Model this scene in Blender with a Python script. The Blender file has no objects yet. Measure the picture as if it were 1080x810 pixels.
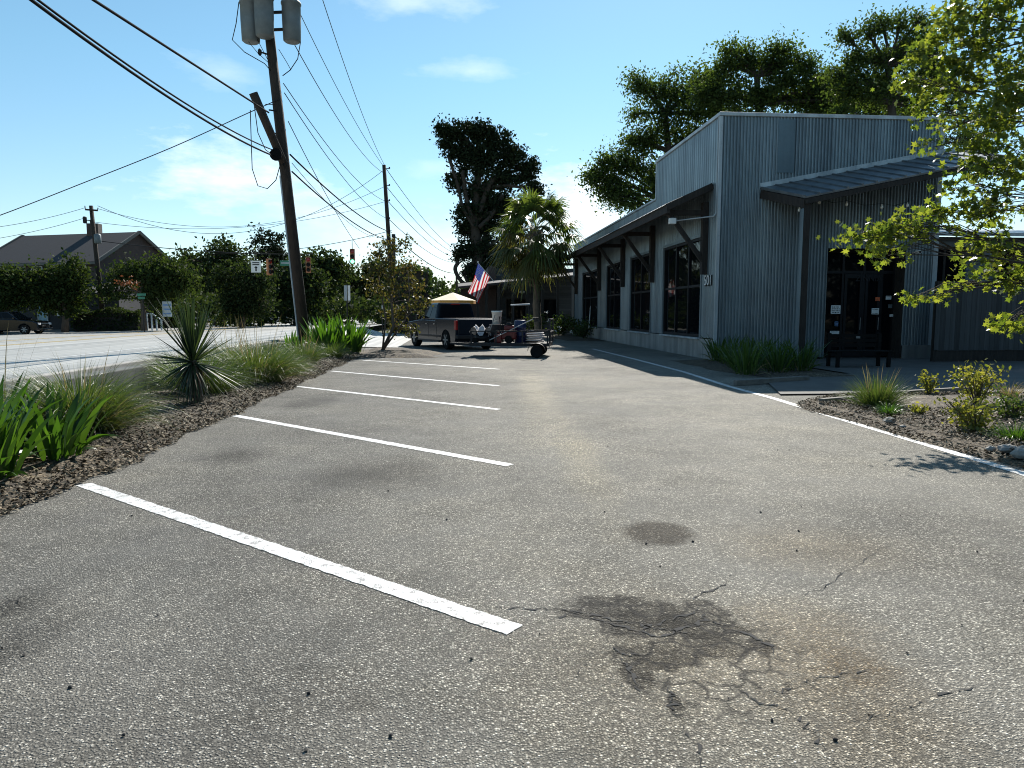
import bpy, math, random
import numpy as np
from math import sin, cos, tan, radians, pi, atan2, asin, sqrt
from mathutils import Vector, Matrix
random.seed(7); RNG = np.random.default_rng(11)
scene = bpy.context.scene; COL = scene.collection

# ------------------------------------------------------------------ camera model (pixels of the 1080x810 photograph -> world)
CH = 1.5; CF = 750.0; CA = radians(4.55); CP = radians(5.71)
def ray(x, y):
    u = (x-540)/CF; v = -(y-405)/CF
    fy = cos(CP)+sin(CP)*v; fz = -sin(CP)+cos(CP)*v
    return u*cos(CA)+fy*sin(CA), -u*sin(CA)+fy*cos(CA), fz
def P(x, y, Yd):
    X, Y, Z = ray(x, y); t = Yd/Y
    return Vector((X*t, Yd, CH+Z*t))
def G(x, y, z=0.0):
    X, Y, Z = ray(x, y); t = (z-CH)/Z
    return Vector((X*t, Y*t, z))
def Yat(x, X):                                   # depth at which the plane X is seen in photo column x (eye level)
    a, b, c = ray(x, 330); return X*b/a

cam = bpy.data.objects.new('camera', bpy.data.cameras.new('camera')); COL.objects.link(cam)
cam.location = (0, 0, CH); cam.rotation_euler = (pi/2-CP, 0, -CA)
cam.data.sensor_width = 36; cam.data.lens = CF/1080*36; cam.data.clip_end = 3000; cam.data.clip_start = .05
scene.camera = cam

# ------------------------------------------------------------------ materials
def new_mat(name):
    m = bpy.data.materials.new(name); m.use_nodes = True
    nt = m.node_tree; b = nt.nodes['Principled BSDF']
    return m, nt, b
def N(nt, t, **kw):
    n = nt.nodes.new(t)
    for k, v in kw.items(): setattr(n, k, v)
    return n
def ramp(nt, stops, interp='LINEAR'):
    r = nt.nodes.new('ShaderNodeValToRGB'); r.color_ramp.interpolation = interp
    e = r.color_ramp.elements
    while len(e) < len(stops): e.new(.5)
    for i, (p, c) in enumerate(stops):
        e[i].position = p; e[i].color = (c[0], c[1], c[2], 1) if not isinstance(c, (int, float)) else (c, c, c, 1)
    return r
def L(nt, a, b): nt.links.new(a, b)
def math_n(nt, op, a, b=None, c=None, clamp=False):
    n = nt.nodes.new('ShaderNodeMath'); n.operation = op; n.use_clamp = clamp
    for i, x in enumerate((a, b, c)):
        if x is None: continue
        if isinstance(x, (int, float)): n.inputs[i].default_value = x
        else: nt.links.new(x, n.inputs[i])
    return n.outputs[0]
def mixc(nt, fac, a, b, mode='MIX'):
    n = nt.nodes.new('ShaderNodeMix'); n.data_type = 'RGBA'; n.blend_type = mode
    for i, x in ((0, fac), (6, a), (7, b)):
        if isinstance(x, (int, float)): n.inputs[i].default_value = x
        elif isinstance(x, tuple): n.inputs[i].default_value = (x[0], x[1], x[2], 1)
        else: nt.links.new(x, n.inputs[i])
    return n.outputs[2]
def obj_co(nt): return N(nt, 'ShaderNodeTexCoord').outputs['Object']
def noise(nt, co, scale, detail=4, rough=.55, stretch=None):
    if stretch:
        mp = N(nt, 'ShaderNodeMapping'); mp.inputs['Scale'].default_value = stretch; L(nt, co, mp.inputs[0]); co = mp.outputs[0]
    n = N(nt, 'ShaderNodeTexNoise'); n.inputs['Scale'].default_value = scale; n.inputs['Detail'].default_value = detail
    n.inputs['Roughness'].default_value = rough; L(nt, co, n.inputs['Vector']); return n.outputs['Fac']
def bump(nt, h, bsdf, strength=.3, dist=.01):
    b = N(nt, 'ShaderNodeBump'); b.inputs['Strength'].default_value = strength; b.inputs['Distance'].default_value = dist
    L(nt, h, b.inputs['Height']); L(nt, b.outputs[0], bsdf.inputs['Normal'])

def M_plain(name, col, rough=.6, metal=0, var=.25, scale=3.0, stretch=None, spec=.5, bmp=0, bscale=40):
    """plain paint / metal / wood with mottled wear"""
    m, nt, b = new_mat(name); co = obj_co(nt)
    f = noise(nt, co, scale, 5, .6, stretch)
    lo = tuple(c*(1-var) for c in col); hi = tuple(min(1, c*(1+var)) for c in col)
    r = ramp(nt, [(.3, lo), (.7, hi)]); L(nt, f, r.inputs[0]); L(nt, r.outputs[0], b.inputs['Base Color'])
    b.inputs['Roughness'].default_value = rough; b.inputs['Metallic'].default_value = metal
    b.inputs['Specular IOR Level'].default_value = spec
    if bmp: bump(nt, noise(nt, co, bscale, 3, .6, stretch), b, bmp, .01)
    return m
def M_leaf(name, cols, trans=.45, rough=.5, tcol=None, spec=.35):
    """leaf: each leaf its own tint, light passes through it"""
    m, nt, b = new_mat(name)
    g = N(nt, 'ShaderNodeNewGeometry')
    r = ramp(nt, [(i/max(1, len(cols)-1), c) for i, c in enumerate(cols)]); L(nt, g.outputs['Random Per Island'], r.inputs[0])
    L(nt, r.outputs[0], b.inputs['Base Color']); b.inputs['Roughness'].default_value = rough
    b.inputs['Specular IOR Level'].default_value = spec
    t = N(nt, 'ShaderNodeBsdfTranslucent')
    tc = tcol or (1.5, 1.5, .55)
    L(nt, mixc(nt, 1.0, r.outputs[0], tc, 'MULTIPLY'), t.inputs[0])
    mx = N(nt, 'ShaderNodeMixShader'); mx.inputs[0].default_value = trans
    L(nt, b.outputs[0], mx.inputs[1]); L(nt, t.outputs[0], mx.inputs[2])
    L(nt, mx.outputs[0], nt.nodes['Material Output'].inputs[0])
    return m
def M_glass(name, tint=(.004, .005, .007), rough=.03):
    m, nt, b = new_mat(name); b.inputs['Base Color'].default_value = (*tint, 1)
    b.inputs['Roughness'].default_value = rough; b.inputs['IOR'].default_value = 1.45; b.inputs['Specular IOR Level'].default_value = .13
    co = obj_co(nt); bump(nt, noise(nt, co, .7, 2), b, .06, .05)
    return m
def M_emit(name, col, s):
    m, nt, b = new_mat(name); b.inputs['Base Color'].default_value = (*col, 1)
    b.inputs['Emission Color'].default_value = (*col, 1); b.inputs['Emission Strength'].default_value = s
    return m

def M_asphalt():
    m, nt, b = new_mat('aged_asphalt'); co = obj_co(nt)
    # aggregate
    v = N(nt, 'ShaderNodeTexVoronoi'); v.inputs['Scale'].default_value = 95; v.inputs['Randomness'].default_value = 1; L(nt, co, v.inputs['Vector'])
    v2 = N(nt, 'ShaderNodeTexVoronoi'); v2.inputs['Scale'].default_value = 210; L(nt, co, v2.inputs['Vector'])
    sx = N(nt, 'ShaderNodeSeparateColor'); L(nt, v.outputs['Color'], sx.inputs[0])
    sx2 = N(nt, 'ShaderNodeSeparateColor'); L(nt, v2.outputs['Color'], sx2.inputs[0])
    stone = ramp(nt, [(0, (.075, .074, .07)), (.45, (.12, .118, .112)), (.72, (.19, .186, .175)), (.88, (.38, .372, .35)), (1, (.74, .725, .69))]); L(nt, sx.outputs[0], stone.inputs[0])
    stone2 = ramp(nt, [(0, (.055, .053, .05)), (.6, (.135, .131, .122)), (1, (.42, .405, .375))]); L(nt, sx2.outputs[1], stone2.inputs[0])
    edge = ramp(nt, [(.25, 1.0), (.62, 0.0)]); L(nt, v.outputs['Distance'], edge.inputs[0])
    base = mixc(nt, .38, stone.outputs[0], stone2.outputs[0])
    em = math_n(nt, 'MULTIPLY_ADD', edge.outputs[0], .62, .42)
    cb = N(nt, 'ShaderNodeCombineColor')
    for i in range(3): L(nt, em, cb.inputs[i])
    base = mixc(nt, 1.0, base, cb.outputs[0], 'MULTIPLY')
    # broad tone: worn pale lanes, darker bays, tan dusty drift
    n1 = noise(nt, co, .35, 5, .6); r1 = ramp(nt, [(.32, (.68, .68, .68)), (.55, (1, .99, .965)), (.75, (1.25, 1.21, 1.12))]); L(nt, n1, r1.inputs[0])
    base = mixc(nt, 1.0, base, r1.outputs[0], 'MULTIPLY')
    n2 = noise(nt, co, 2.2, 5, .65); r2 = ramp(nt, [(.3, (.8, .8, .8)), (.6, (1.06, 1.05, 1.03))]); L(nt, n2, r2.inputs[0])
    base = mixc(nt, 1.0, base, r2.outputs[0], 'MULTIPLY')
    base = mixc(nt, 1.0, base, (1.29, 1.275, 1.22), 'MULTIPLY')
    cm_ = ramp(nt, [(.38, .0), (.66, .75)]); L(nt, noise(nt, co, .8, 5, .65), cm_.inputs[0]); base = mixc(nt, cm_.outputs[0], base, mixc(nt, .35, base, (.20, .196, .185)))
    sp = N(nt, 'ShaderNodeSeparateXYZ'); L(nt, co, sp.inputs[0])
    wob = noise(nt, co, 1.7, 6, .65)
    wobf = noise(nt, co, 9, 4, .6)
    lane = math_n(nt, 'DIVIDE', math_n(nt, 'ADD', math_n(nt, 'SUBTRACT', sp.outputs[0], -1.1), math_n(nt, 'MULTIPLY', math_n(nt, 'SUBTRACT', wob, .5), 2.5)), 2.6, clamp=True)
    base = mixc(nt, lane, base, mixc(nt, 1.0, base, (1.34, 1.32, 1.28), 'MULTIPLY'))
    def blob(cx, cy, rx, ry, rot=0, soft=.5, ragged=.9):
        c, s = cos(rot), sin(rot)
        dx = math_n(nt, 'SUBTRACT', sp.outputs[0], cx); dy = math_n(nt, 'SUBTRACT', sp.outputs[1], cy)
        u = math_n(nt, 'DIVIDE', math_n(nt, 'MULTIPLY_ADD', dx, c, math_n(nt, 'MULTIPLY', dy, s)), rx)
        w = math_n(nt, 'DIVIDE', math_n(nt, 'MULTIPLY_ADD', dy, c, math_n(nt, 'MULTIPLY', dx, -s)), ry)
        d = math_n(nt, 'SQRT', math_n(nt, 'ADD', math_n(nt, 'MULTIPLY', u, u), math_n(nt, 'MULTIPLY', w, w)))
        d = math_n(nt, 'ADD', d, math_n(nt, 'MULTIPLY', math_n(nt, 'SUBTRACT', wob, .5), ragged))
        d = math_n(nt, 'ADD', d, math_n(nt, 'MULTIPLY', math_n(nt, 'SUBTRACT', wobf, .5), ragged*.6))
        return math_n(nt, 'DIVIDE', math_n(nt, 'SUBTRACT', 1.0, d), soft, clamp=True)
    def px_blob(x, y, hx, hy, **k):
        c = G(x, y); dx = (G(x+hx, y)-c).length; dy = (G(x, y-hy)-c).length
        return blob(c.x, c.y, dx, dy, rot=-CA, **k)
    stains = [(px_blob(250, 480, 48, 12, soft=.8), .85, (.42, .42, .42)), (px_blob(390, 500, 85, 20, soft=.9), .85, (.42, .41, .4)),
              (px_blob(330, 425, 35, 7, soft=.7), .85, (.5, .5, .5)), (px_blob(400, 395, 40, 3, soft=.8), .4, (.5, .5, .5)), (px_blob(694, 562, 42, 14, soft=.35, ragged=.5), 1.0, (.24, .215, .19)),
              (px_blob(15, 640, 45, 24, soft=.8), .9, (.42, .42, .42)), (px_blob(0, 690, 50, 60, soft=.9), .8, (.45, .45, .45)),
              (px_blob(380, 745, 30, 14, soft=.8), .35, (.5, .47, .43)), (px_blob(610, 600, 90, 18, soft=1.2), .5, (.55, .55, .55)),
              (px_blob(850, 575, 130, 26, soft=1.3), .8, (.90, .78, .62)), (px_blob(880, 700, 130, 75, soft=1.2), .9, (.76, .65, .51)),
              (px_blob(720, 700, 260, 90, soft=1.6), .8, (1.05, .92, .72)), (px_blob(566, 415, 26, 26, soft=.9), .9, (1.42, 1.36, 1.22)), (px_blob(612, 480, 30, 42, soft=.9), .8, (1.36, 1.30, 1.15)),
              (px_blob(910, 705, 55, 22, soft=.9), .7, (.58, .49, .39))]
    grain = math_n(nt, 'ADD', math_n(nt, 'MULTIPLY', math_n(nt, 'ADD', sx.outputs[1], sx2.outputs[0]), .62), .32)
    for f, k, c in stains: base = mixc(nt, math_n(nt, 'MULTIPLY', math_n(nt, 'MULTIPLY', f, grain), k, clamp=True), base, mixc(nt, 1.0, base, c, 'MULTIPLY'))
    vc = N(nt, 'ShaderNodeTexVoronoi', feature='DISTANCE_TO_EDGE'); vc.inputs['Scale'].default_value = 6.5
    wv_ = N(nt, 'ShaderNodeTexNoise'); wv_.inputs['Scale'].default_value = 7; wv_.inputs['Detail'].default_value = 5; L(nt, co, wv_.inputs['Vector'])
    L(nt, mixc(nt, .12, co, wv_.outputs['Color'], 'ADD'), vc.inputs['Vector']); crk = ramp(nt, [(.0, 1.0), (.05, .6), (.085, .0)]); L(nt, vc.outputs['Distance'], crk.inputs[0])
    fine = noise(nt, co, 34, 4, .7)
    patch = None
    for q in [(690, 655, 92, 20), (745, 662, 60, 26), (640, 645, 62, 16), (690, 690, 55, 18), (672, 705, 20, 26), (770, 680, 55, 16), (712, 745, 9, 16), (740, 640, 20, 10)]:
        f = px_blob(*q, soft=.28, ragged=2.0); patch = f if patch is None else math_n(nt, 'MAXIMUM', patch, f)
    pn = ramp(nt, [(.34, 1.0), (.50, .86), (.60, .30)]); L(nt, math_n(nt, 'ADD', math_n(nt, 'MULTIPLY', noise(nt, co, 6, 6, .7), .7), math_n(nt, 'MULTIPLY', fine, .3)), pn.inputs[0])
    base = mixc(nt, math_n(nt, 'MULTIPLY', math_n(nt, 'MULTIPLY', patch, grain), pn.outputs[0], clamp=True), base, mixc(nt, 1.0, base, (.20, .195, .19), 'MULTIPLY'))
    core = None
    for q in [(712, 655, 38, 12), (735, 670, 24, 9), (665, 648, 30, 6)]:
        f = px_blob(*q, soft=.6, ragged=1.6); core = f if core is None else math_n(nt, 'MAXIMUM', core, f)
    base = mixc(nt, math_n(nt, 'MULTIPLY', core, .8), base, mixc(nt, 1.0, base, (.28, .28, .28), 'MULTIPLY'))
    zone = px_blob(730, 690, 190, 75, soft=.6, ragged=1.2)
    base = mixc(nt, math_n(nt, 'MULTIPLY', crk.outputs[0], math_n(nt, 'MULTIPLY', math_n(nt, 'MAXIMUM', patch, math_n(nt, 'MULTIPLY', zone, math_n(nt, 'GREATER_THAN', wob, .52))), .85)), base, (.02, .019, .018))
    L(nt, base, b.inputs['Base Color']); b.inputs['Roughness'].default_value = .8; b.inputs['Specular IOR Level'].default_value = .1
    h = math_n(nt, 'MULTIPLY_ADD', edge.outputs[0], math_n(nt, 'ADD', sx.outputs[0], .3), math_n(nt, 'MULTIPLY', wobf, .5))
    h = math_n(nt, 'SUBTRACT', h, math_n(nt, 'MULTIPLY', patch, .8))
    bump(nt, h, b, .8, .006)
    return m
def M_linepaint():
    m, nt, b = new_mat('line_paint'); co = obj_co(nt)
    v = N(nt, 'ShaderNodeTexVoronoi'); v.inputs['Scale'].default_value = 85; L(nt, co, v.inputs['Vector'])
    n1 = math_n(nt, 'SUBTRACT', noise(nt, co, 14, 6, .7), math_n(nt, 'MULTIPLY', math_n(nt, 'SUBTRACT', v.outputs['Distance'], .35), .16))
    pit = ramp(nt, [(.36, (.27, .265, .255)), (.47, (.66, .66, .65))]); L(nt, n1, pit.inputs[0])
    n3 = noise(nt, co, 1.3, 3); r3 = ramp(nt, [(.35, (.86, .86, .85)), (.6, (1, 1, 1))]); L(nt, n3, r3.inputs[0])
    L(nt, mixc(nt, 1.0, pit.outputs[0], r3.outputs[0], 'MULTIPLY'), b.inputs['Base Color']); b.inputs['Roughness'].default_value = .6
    e = ramp(nt, [(.2, 1.0), (.6, 0.0)]); L(nt, v.outputs['Distance'], e.inputs[0]); bump(nt, e.outputs[0], b, .7, .004)
    return m
def M_mulch():
    m, nt, b = new_mat('mulch'); co = obj_co(nt)
    v = N(nt, 'ShaderNodeTexVoronoi'); v.inputs['Scale'].default_value = 32; L(nt, co, v.inputs['Vector'])
    s = N(nt, 'ShaderNodeSeparateColor'); L(nt, v.outputs['Color'], s.inputs[0])
    r = ramp(nt, [(0, (.022, .017, .010)), (.5, (.058, .044, .026)), (.85, (.115, .089, .054)), (1, (.22, .185, .13))]); L(nt, s.outputs[0], r.inputs[0])
    n1 = noise(nt, co, 1.2, 5); r1 = ramp(nt, [(.3, (.65, .62, .6)), (.7, (1.2, 1.15, 1.1))]); L(nt, n1, r1.inputs[0])
    L(nt, mixc(nt, 1.0, r.outputs[0], r1.outputs[0], 'MULTIPLY'), b.inputs['Base Color']); b.inputs['Roughness'].default_value = .9
    bump(nt, v.outputs['Distance'], b, .8, .02)
    return m
def M_road():
    m, nt, b = new_mat('road_surface'); co = obj_co(nt)
    st = noise(nt, co, 1.0, 6, .68, (3.2, .02, 1)); r = ramp(nt, [(.34, (.21, .204, .188)), (.5, (.335, .326, .30)), (.64, (.45, .437, .405))]); L(nt, st, r.inputs[0])
    n2 = noise(nt, co, .8, 6, .65); r2 = ramp(nt, [(.3, (.86, .85, .83)), (.7, (1.08, 1.08, 1.07))]); L(nt, n2, r2.inputs[0])
    L(nt, mixc(nt, 1.0, r.outputs[0], r2.outputs[0], 'MULTIPLY'), b.inputs['Base Color']); b.inputs['Roughness'].default_value = .5
    bump(nt, noise(nt, co, 120, 2), b, .25, .004)
    return m
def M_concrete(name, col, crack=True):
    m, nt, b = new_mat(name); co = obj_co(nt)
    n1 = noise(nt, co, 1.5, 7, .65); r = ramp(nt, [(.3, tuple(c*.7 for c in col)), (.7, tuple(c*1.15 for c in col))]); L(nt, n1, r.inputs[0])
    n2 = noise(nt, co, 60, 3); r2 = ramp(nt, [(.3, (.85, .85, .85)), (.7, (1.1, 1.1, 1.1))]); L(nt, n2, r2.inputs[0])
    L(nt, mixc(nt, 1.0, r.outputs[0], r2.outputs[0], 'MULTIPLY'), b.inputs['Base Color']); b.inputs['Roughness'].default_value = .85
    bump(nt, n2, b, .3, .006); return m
def M_metal_sheet(name, col, metal=.0, rough=.45):
    m, nt, b = new_mat(name); co = obj_co(nt)
    n1 = noise(nt, co, .8, 6, .6); r = ramp(nt, [(.3, tuple(c*.82 for c in col)), (.7, tuple(c*1.14 for c in col))]); L(nt, n1, r.inputs[0])
    n2 = noise(nt, co, 1.0, 4, .6, (2.2, 2.2, .12)); r2 = ramp(nt, [(.35, (.70, .71, .73)), (.62, (1.10, 1.10, 1.09))]); L(nt, n2, r2.inputs[0])
    n3 = noise(nt, co, 11, 5, .7); r3 = ramp(nt, [(.25, (.8, .79, .77)), (.45, (1, 1, 1))]); L(nt, n3, r3.inputs[0])
    c = mixc(nt, 1.0, mixc(nt, 1.0, r.outputs[0], r2.outputs[0], 'MULTIPLY'), r3.outputs[0], 'MULTIPLY')
    L(nt, c, b.inputs['Base Color']); b.inputs['Roughness'].default_value = rough; b.inputs['Metallic'].default_value = metal
    bump(nt, n1, b, .1, .02); return m
def M_brick(name, c1, c2, mortar):
    m, nt, b = new_mat(name); co = obj_co(nt)
    mp = N(nt, 'ShaderNodeMapping'); mp.inputs['Rotation'].default_value = (pi/2, 0, 0); L(nt, co, mp.inputs[0])
    t = N(nt, 'ShaderNodeTexBrick'); t.inputs['Scale'].default_value = 4.5; t.inputs['Color1'].default_value = (*c1, 1); t.inputs['Color2'].default_value = (*c2, 1); t.inputs['Mortar'].default_value = (*mortar, 1)
    L(nt, mp.outputs[0], t.inputs['Vector']); L(nt, t.outputs['Color'], b.inputs['Base Color']); b.inputs['Roughness'].default_value = .85
    return m
def M_boards(name, col, axis=0, pitch=.15):
    """boards: tone per board, grain along z"""
    m, nt, b = new_mat(name); co = obj_co(nt)
    sp = N(nt, 'ShaderNodeSeparateXYZ'); L(nt, co, sp.inputs[0])
    k = math_n(nt, 'DIVIDE', sp.outputs[axis], pitch); fl = math_n(nt, 'FLOOR', k); fr = math_n(nt, 'FRACT', k)
    wn = N(nt, 'ShaderNodeTexWhiteNoise', noise_dimensions='1D'); L(nt, fl, wn.inputs['W'])
    r = ramp(nt, [(0, tuple(c*.6 for c in col)), (1, tuple(c*1.3 for c in col))]); L(nt, wn.outputs['Value'], r.inputs[0])
    st = (14, 14, .5) if axis != 2 else (.5, .5, 14)
    g = noise(nt, co, 1.0, 6, .7, st); r2 = ramp(nt, [(.3, (.6, .6, .6)), (.65, (1.1, 1.1, 1.1))]); L(nt, g, r2.inputs[0])
    gap = ramp(nt, [(0, .12), (.05, 1.0), (.95, 1.0), (1, .12)]); L(nt, fr, gap.inputs[0])
    c = mixc(nt, 1.0, mixc(nt, 1.0, r.outputs[0], r2.outputs[0], 'MULTIPLY'), gap.outputs[0], 'MULTIPLY')
    L(nt, c, b.inputs['Base Color']); b.inputs['Roughness'].default_value = .8
    bump(nt, gap.outputs[0], b, .6, .01); return m
def M_bark(name, col):
    m, nt, b = new_mat(name); co = obj_co(nt)
    n1 = noise(nt, co, 3.0, 7, .7, (5, 5, .9)); r = ramp(nt, [(.3, tuple(c*.45 for c in col)), (.7, tuple(c*1.3 for c in col))]); L(nt, n1, r.inputs[0])
    L(nt, r.outputs[0], b.inputs['Base Color']); b.inputs['Roughness'].default_value = .9; bump(nt, n1, b, .8, .03); return m

MAT = dict(
    asphalt=M_asphalt(), paint=M_linepaint(), mulch=M_mulch(), road=M_road(),
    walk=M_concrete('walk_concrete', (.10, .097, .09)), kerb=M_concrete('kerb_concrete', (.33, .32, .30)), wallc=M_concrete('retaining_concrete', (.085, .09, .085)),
    sheet=M_metal_sheet('blue_grey_metal', (.195, .243, .27), .3, .36), sheet2=M_metal_sheet('galvanised_skirt', (.30, .30, .29), .35, .5),
    roofm=M_metal_sheet('roof_metal', (.17, .195, .215), .4, .42), trim=M_metal_sheet('pale_trim', (.42, .46, .48), .1, .45),
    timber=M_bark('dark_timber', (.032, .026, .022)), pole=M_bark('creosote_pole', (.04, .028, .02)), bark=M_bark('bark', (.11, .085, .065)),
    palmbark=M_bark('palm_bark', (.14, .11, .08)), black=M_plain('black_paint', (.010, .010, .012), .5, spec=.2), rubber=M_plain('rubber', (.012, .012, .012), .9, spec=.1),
    glass=M_glass('window_glass'), cglass=M_glass('car_glass', (.01, .012, .014)), white=M_plain('white_paint', (.72, .72, .70), .5, var=.08),
    steel=M_plain('bare_steel', (.22, .225, .23), .5, .5, .15), darksteel=M_plain('dark_steel', (.022, .022, .024), .6, 0, spec=.2),
    trans=M_plain('transformer_grey', (.13, .155, .165), .55, .2, .15, 4), cable=M_plain('cable_black', (.008, .008, .009), .95, spec=.1), wire=M_plain('bare_wire', (.03, .033, .037), .9, spec=.15),
    brick=M_brick('dark_brick', (.055, .035, .03), (.075, .045, .037), (.08, .075, .07)), shingle=M_plain('shingles', (.024, .024, .028), .85, var=.35, scale=9),
    boards=M_boards('weathered_boards', (.06, .064, .066), 0, .16), boardsY=M_boards('weathered_boards_along', (.17, .16, .145), 1, .17), darkside=M_boards('dark_siding', (.055, .06, .065), 2, .2), shadedwall=M_plain('shade_toned_wall', (.022, .024, .03), .7), darkbark=M_bark('dark_bark', (.05, .04, .03)), siding=M_boards('grey_siding', (.13, .15, .16), 2, .2),
    truck=M_plain('truck_paint', (.008, .013, .022), .18, 0, .05, 2, spec=.3), blackcar=M_plain('black_car_paint', (.006, .007, .009), .12, 0, .05, spec=.35), silver=M_plain('silver_paint', (.42, .43, .44), .3, .5, .05),
    whitecar=M_plain('white_car_paint', (.7, .7, .7), .3, 0, .03), redlens=M_plain('tail_light_red', (.35, .012, .012), .2, 0, .1), lens=M_plain('clear_lens', (.7, .7, .7), .15, 0, .05),
    chrome=M_plain('chrome', (.6, .6, .62), .18, 1, .05), red=M_plain('red_plastic', (.13, .01, .01), .4), blue=M_plain('blue_plastic', (.008, .016, .065), .4), bucket=M_plain('white_plastic', (.72, .74, .72), .45, var=.06),
    orange=M_plain('orange_canvas', (.62, .30, .06), .8, var=.1), cream=M_plain('cream_canvas', (.75, .66, .48), .8, var=.06), cloth=M_plain('white_cloth', (.42, .40, .40), .85, var=.1),
    flagred=M_leaf('flag_red', [(.50, .03, .04), (.50, .03, .04)], .5, .7, (1, 1, 1)), flagwhite=M_leaf('flag_white', [(.8, .79, .78), (.8, .79, .78)], .5, .7, (1, 1, 1)), flagblue=M_leaf('flag_blue', [(.03, .05, .25), (.03, .05, .25)], .5, .7, (1, 1, 1)),
    sigyellow=M_plain('signal_housing', (.34, .13, .05), .5), green=M_plain('sign_green', (.02, .16, .10), .45), blueg=M_plain('pale_blue_paint', (.25, .42, .52), .5), rock=M_concrete('rock', (.34, .32, .29)),
    lgreen=M_emit('green_lens', (.15, 1, .55), 3.0), bulb=M_plain('bulb_glass', (.8, .78, .7), .15, 0, .05), dirt=M_plain('lawn', (.075, .085, .035), .95, var=.4, scale=1.2, bmp=.6, bscale=30),
    crack=M_plain('crack_dark', (.03, .029, .028), .95), stickerb=M_plain('sticker_blue', (.10, .2, .38), .4), stickero=M_plain('sticker_orange', (.6, .12, .04), .4), yellowline=M_plain('yellow_paint', (.55, .38, .08), .6), fadedwhite=M_plain('faded_line', (.6, .6, .58), .6),
    greywood=M_plain('grey_timber', (.15, .14, .125), .85, var=.3, scale=2, stretch=(1, 8, 8)),
    l_oak=M_leaf('oak_leaf', [(.024, .043, .015), (.046, .073, .022), (.072, .105, .03), (.038, .064, .02)], .5, .6, spec=.2),
    l_far=M_leaf('far_leaf', [(.018, .032, .015), (.03, .048, .019), (.045, .062, .025)], .3, .75, spec=.1),
    l_crape=M_leaf('crape_leaf', [(.022, .04, .014), (.034, .056, .019), (.05, .07, .023), (.03, .047, .016)], .35, .75, spec=.1),
    l_rust=M_leaf('rust_leaf', [(.045, .062, .02), (.085, .072, .027), (.07, .09, .026), (.10, .078, .03), (.05, .078, .022)], .4, tcol=(1.5, 1.3, .6)),
    l_flower=M_leaf('orange_blossom', [(.15, .065, .03), (.2, .085, .035)], .2, tcol=(1.3, .9, .6)),
    l_pine=M_leaf('conifer_leaf', [(.010, .018, .010), (.018, .028, .014), (.024, .036, .018)], .1, .8, spec=.08),
    l_maple=M_leaf('maple_leaf', [(.052, .088, .024), (.092, .135, .034), (.16, .19, .054), (.07, .108, .028)], .55, .35, tcol=(2.0, 1.85, .55)),
    l_hedge=M_leaf('hedge_leaf', [(.02, .042, .014), (.04, .07, .02), (.07, .1, .03)], .35),
    l_iris=M_leaf('strap_leaf', [(.03, .07, .016), (.045, .095, .022), (.07, .125, .028)], .42, .33, tcol=(1.5, 1.65, .45)),
    l_iris_d=M_leaf('dark_strap_leaf', [(.03, .065, .02), (.05, .09, .025), (.07, .11, .03)], .4, .4),
    l_grass=M_leaf('fountain_blade', [(.035, .07, .022), (.06, .10, .03), (.10, .125, .05), (.05, .085, .028)], .4, .4, spec=.4),
    l_straw=M_leaf('straw_blade', [(.20, .16, .09), (.28, .23, .14), (.13, .14, .06)], .35, tcol=(1.3, 1.2, .8)),
    l_yucca=M_leaf('yucca_blade', [(.022, .042, .024), (.035, .06, .03), (.05, .075, .035)], .2, .45, spec=.2),
    l_dead=M_leaf('dead_blade', [(.15, .135, .11), (.20, .18, .15), (.09, .07, .05)], .15, .9, spec=.05, tcol=(1.1, 1.0, .8)),
    l_palm=M_leaf('palm_blade', [(.045, .075, .025), (.07, .10, .03), (.10, .125, .04)], .42, .4),
    l_palmd=M_leaf('palm_dry_blade', [(.065, .085, .028), (.10, .11, .036), (.095, .085, .035)], .38, tcol=(1.3, 1.2, .6)),
    l_nand=M_leaf('yellow_green_leaf', [(.12, .14, .03), (.20, .20, .05), (.28, .26, .08), (.09, .12, .03)], .45),
    l_canna=M_leaf('canna_leaf', [(.03, .075, .016), (.05, .105, .022), (.07, .13, .028)], .42, .35, tcol=(1.5, 1.7, .4)),
    chips=M_leaf('mulch_chip', [(.03, .022, .013), (.07, .052, .030), (.13, .10, .06), (.27, .23, .165)], 0.02, .85, tcol=(1, 1, 1)),
)

# ------------------------------------------------------------------ object helpers
OFF = {}
def tag(o, label=None, cat=None, group=None, kind=None):
    for k, v in (('label', label), ('category', cat), ('group', group), ('kind', kind)):
        if v: o[k] = v
    return o
def empty(name, loc, label, cat, group=None, rz=0, local=False):
    o = bpy.data.objects.new(name, None); COL.objects.link(o); o.location = loc; o.rotation_euler = (0, 0, rz); o.empty_display_size = .2
    OFF[o.name] = Vector((0, 0, 0)) if local else Vector(loc)
    return tag(o, label, cat, group)
def link_mesh(name, me, mats, parent=None, smooth=False):
    o = bpy.data.objects.new(name, me); COL.objects.link(o)
    for m in (mats if isinstance(mats, (list, tuple)) else [mats]): me.materials.append(MAT[m] if isinstance(m, str) else m)
    if smooth: me.polygons.foreach_set('use_smooth', [True]*len(me.polygons))
    if parent is not None:
        o.parent = parent; off = OFF.get(parent.name, Vector((0, 0, 0))); OFF[o.name] = off
        if off.length: me.transform(Matrix.Translation(-off))
    else: OFF[o.name] = Vector((0, 0, 0))
    me.update(); return o
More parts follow.
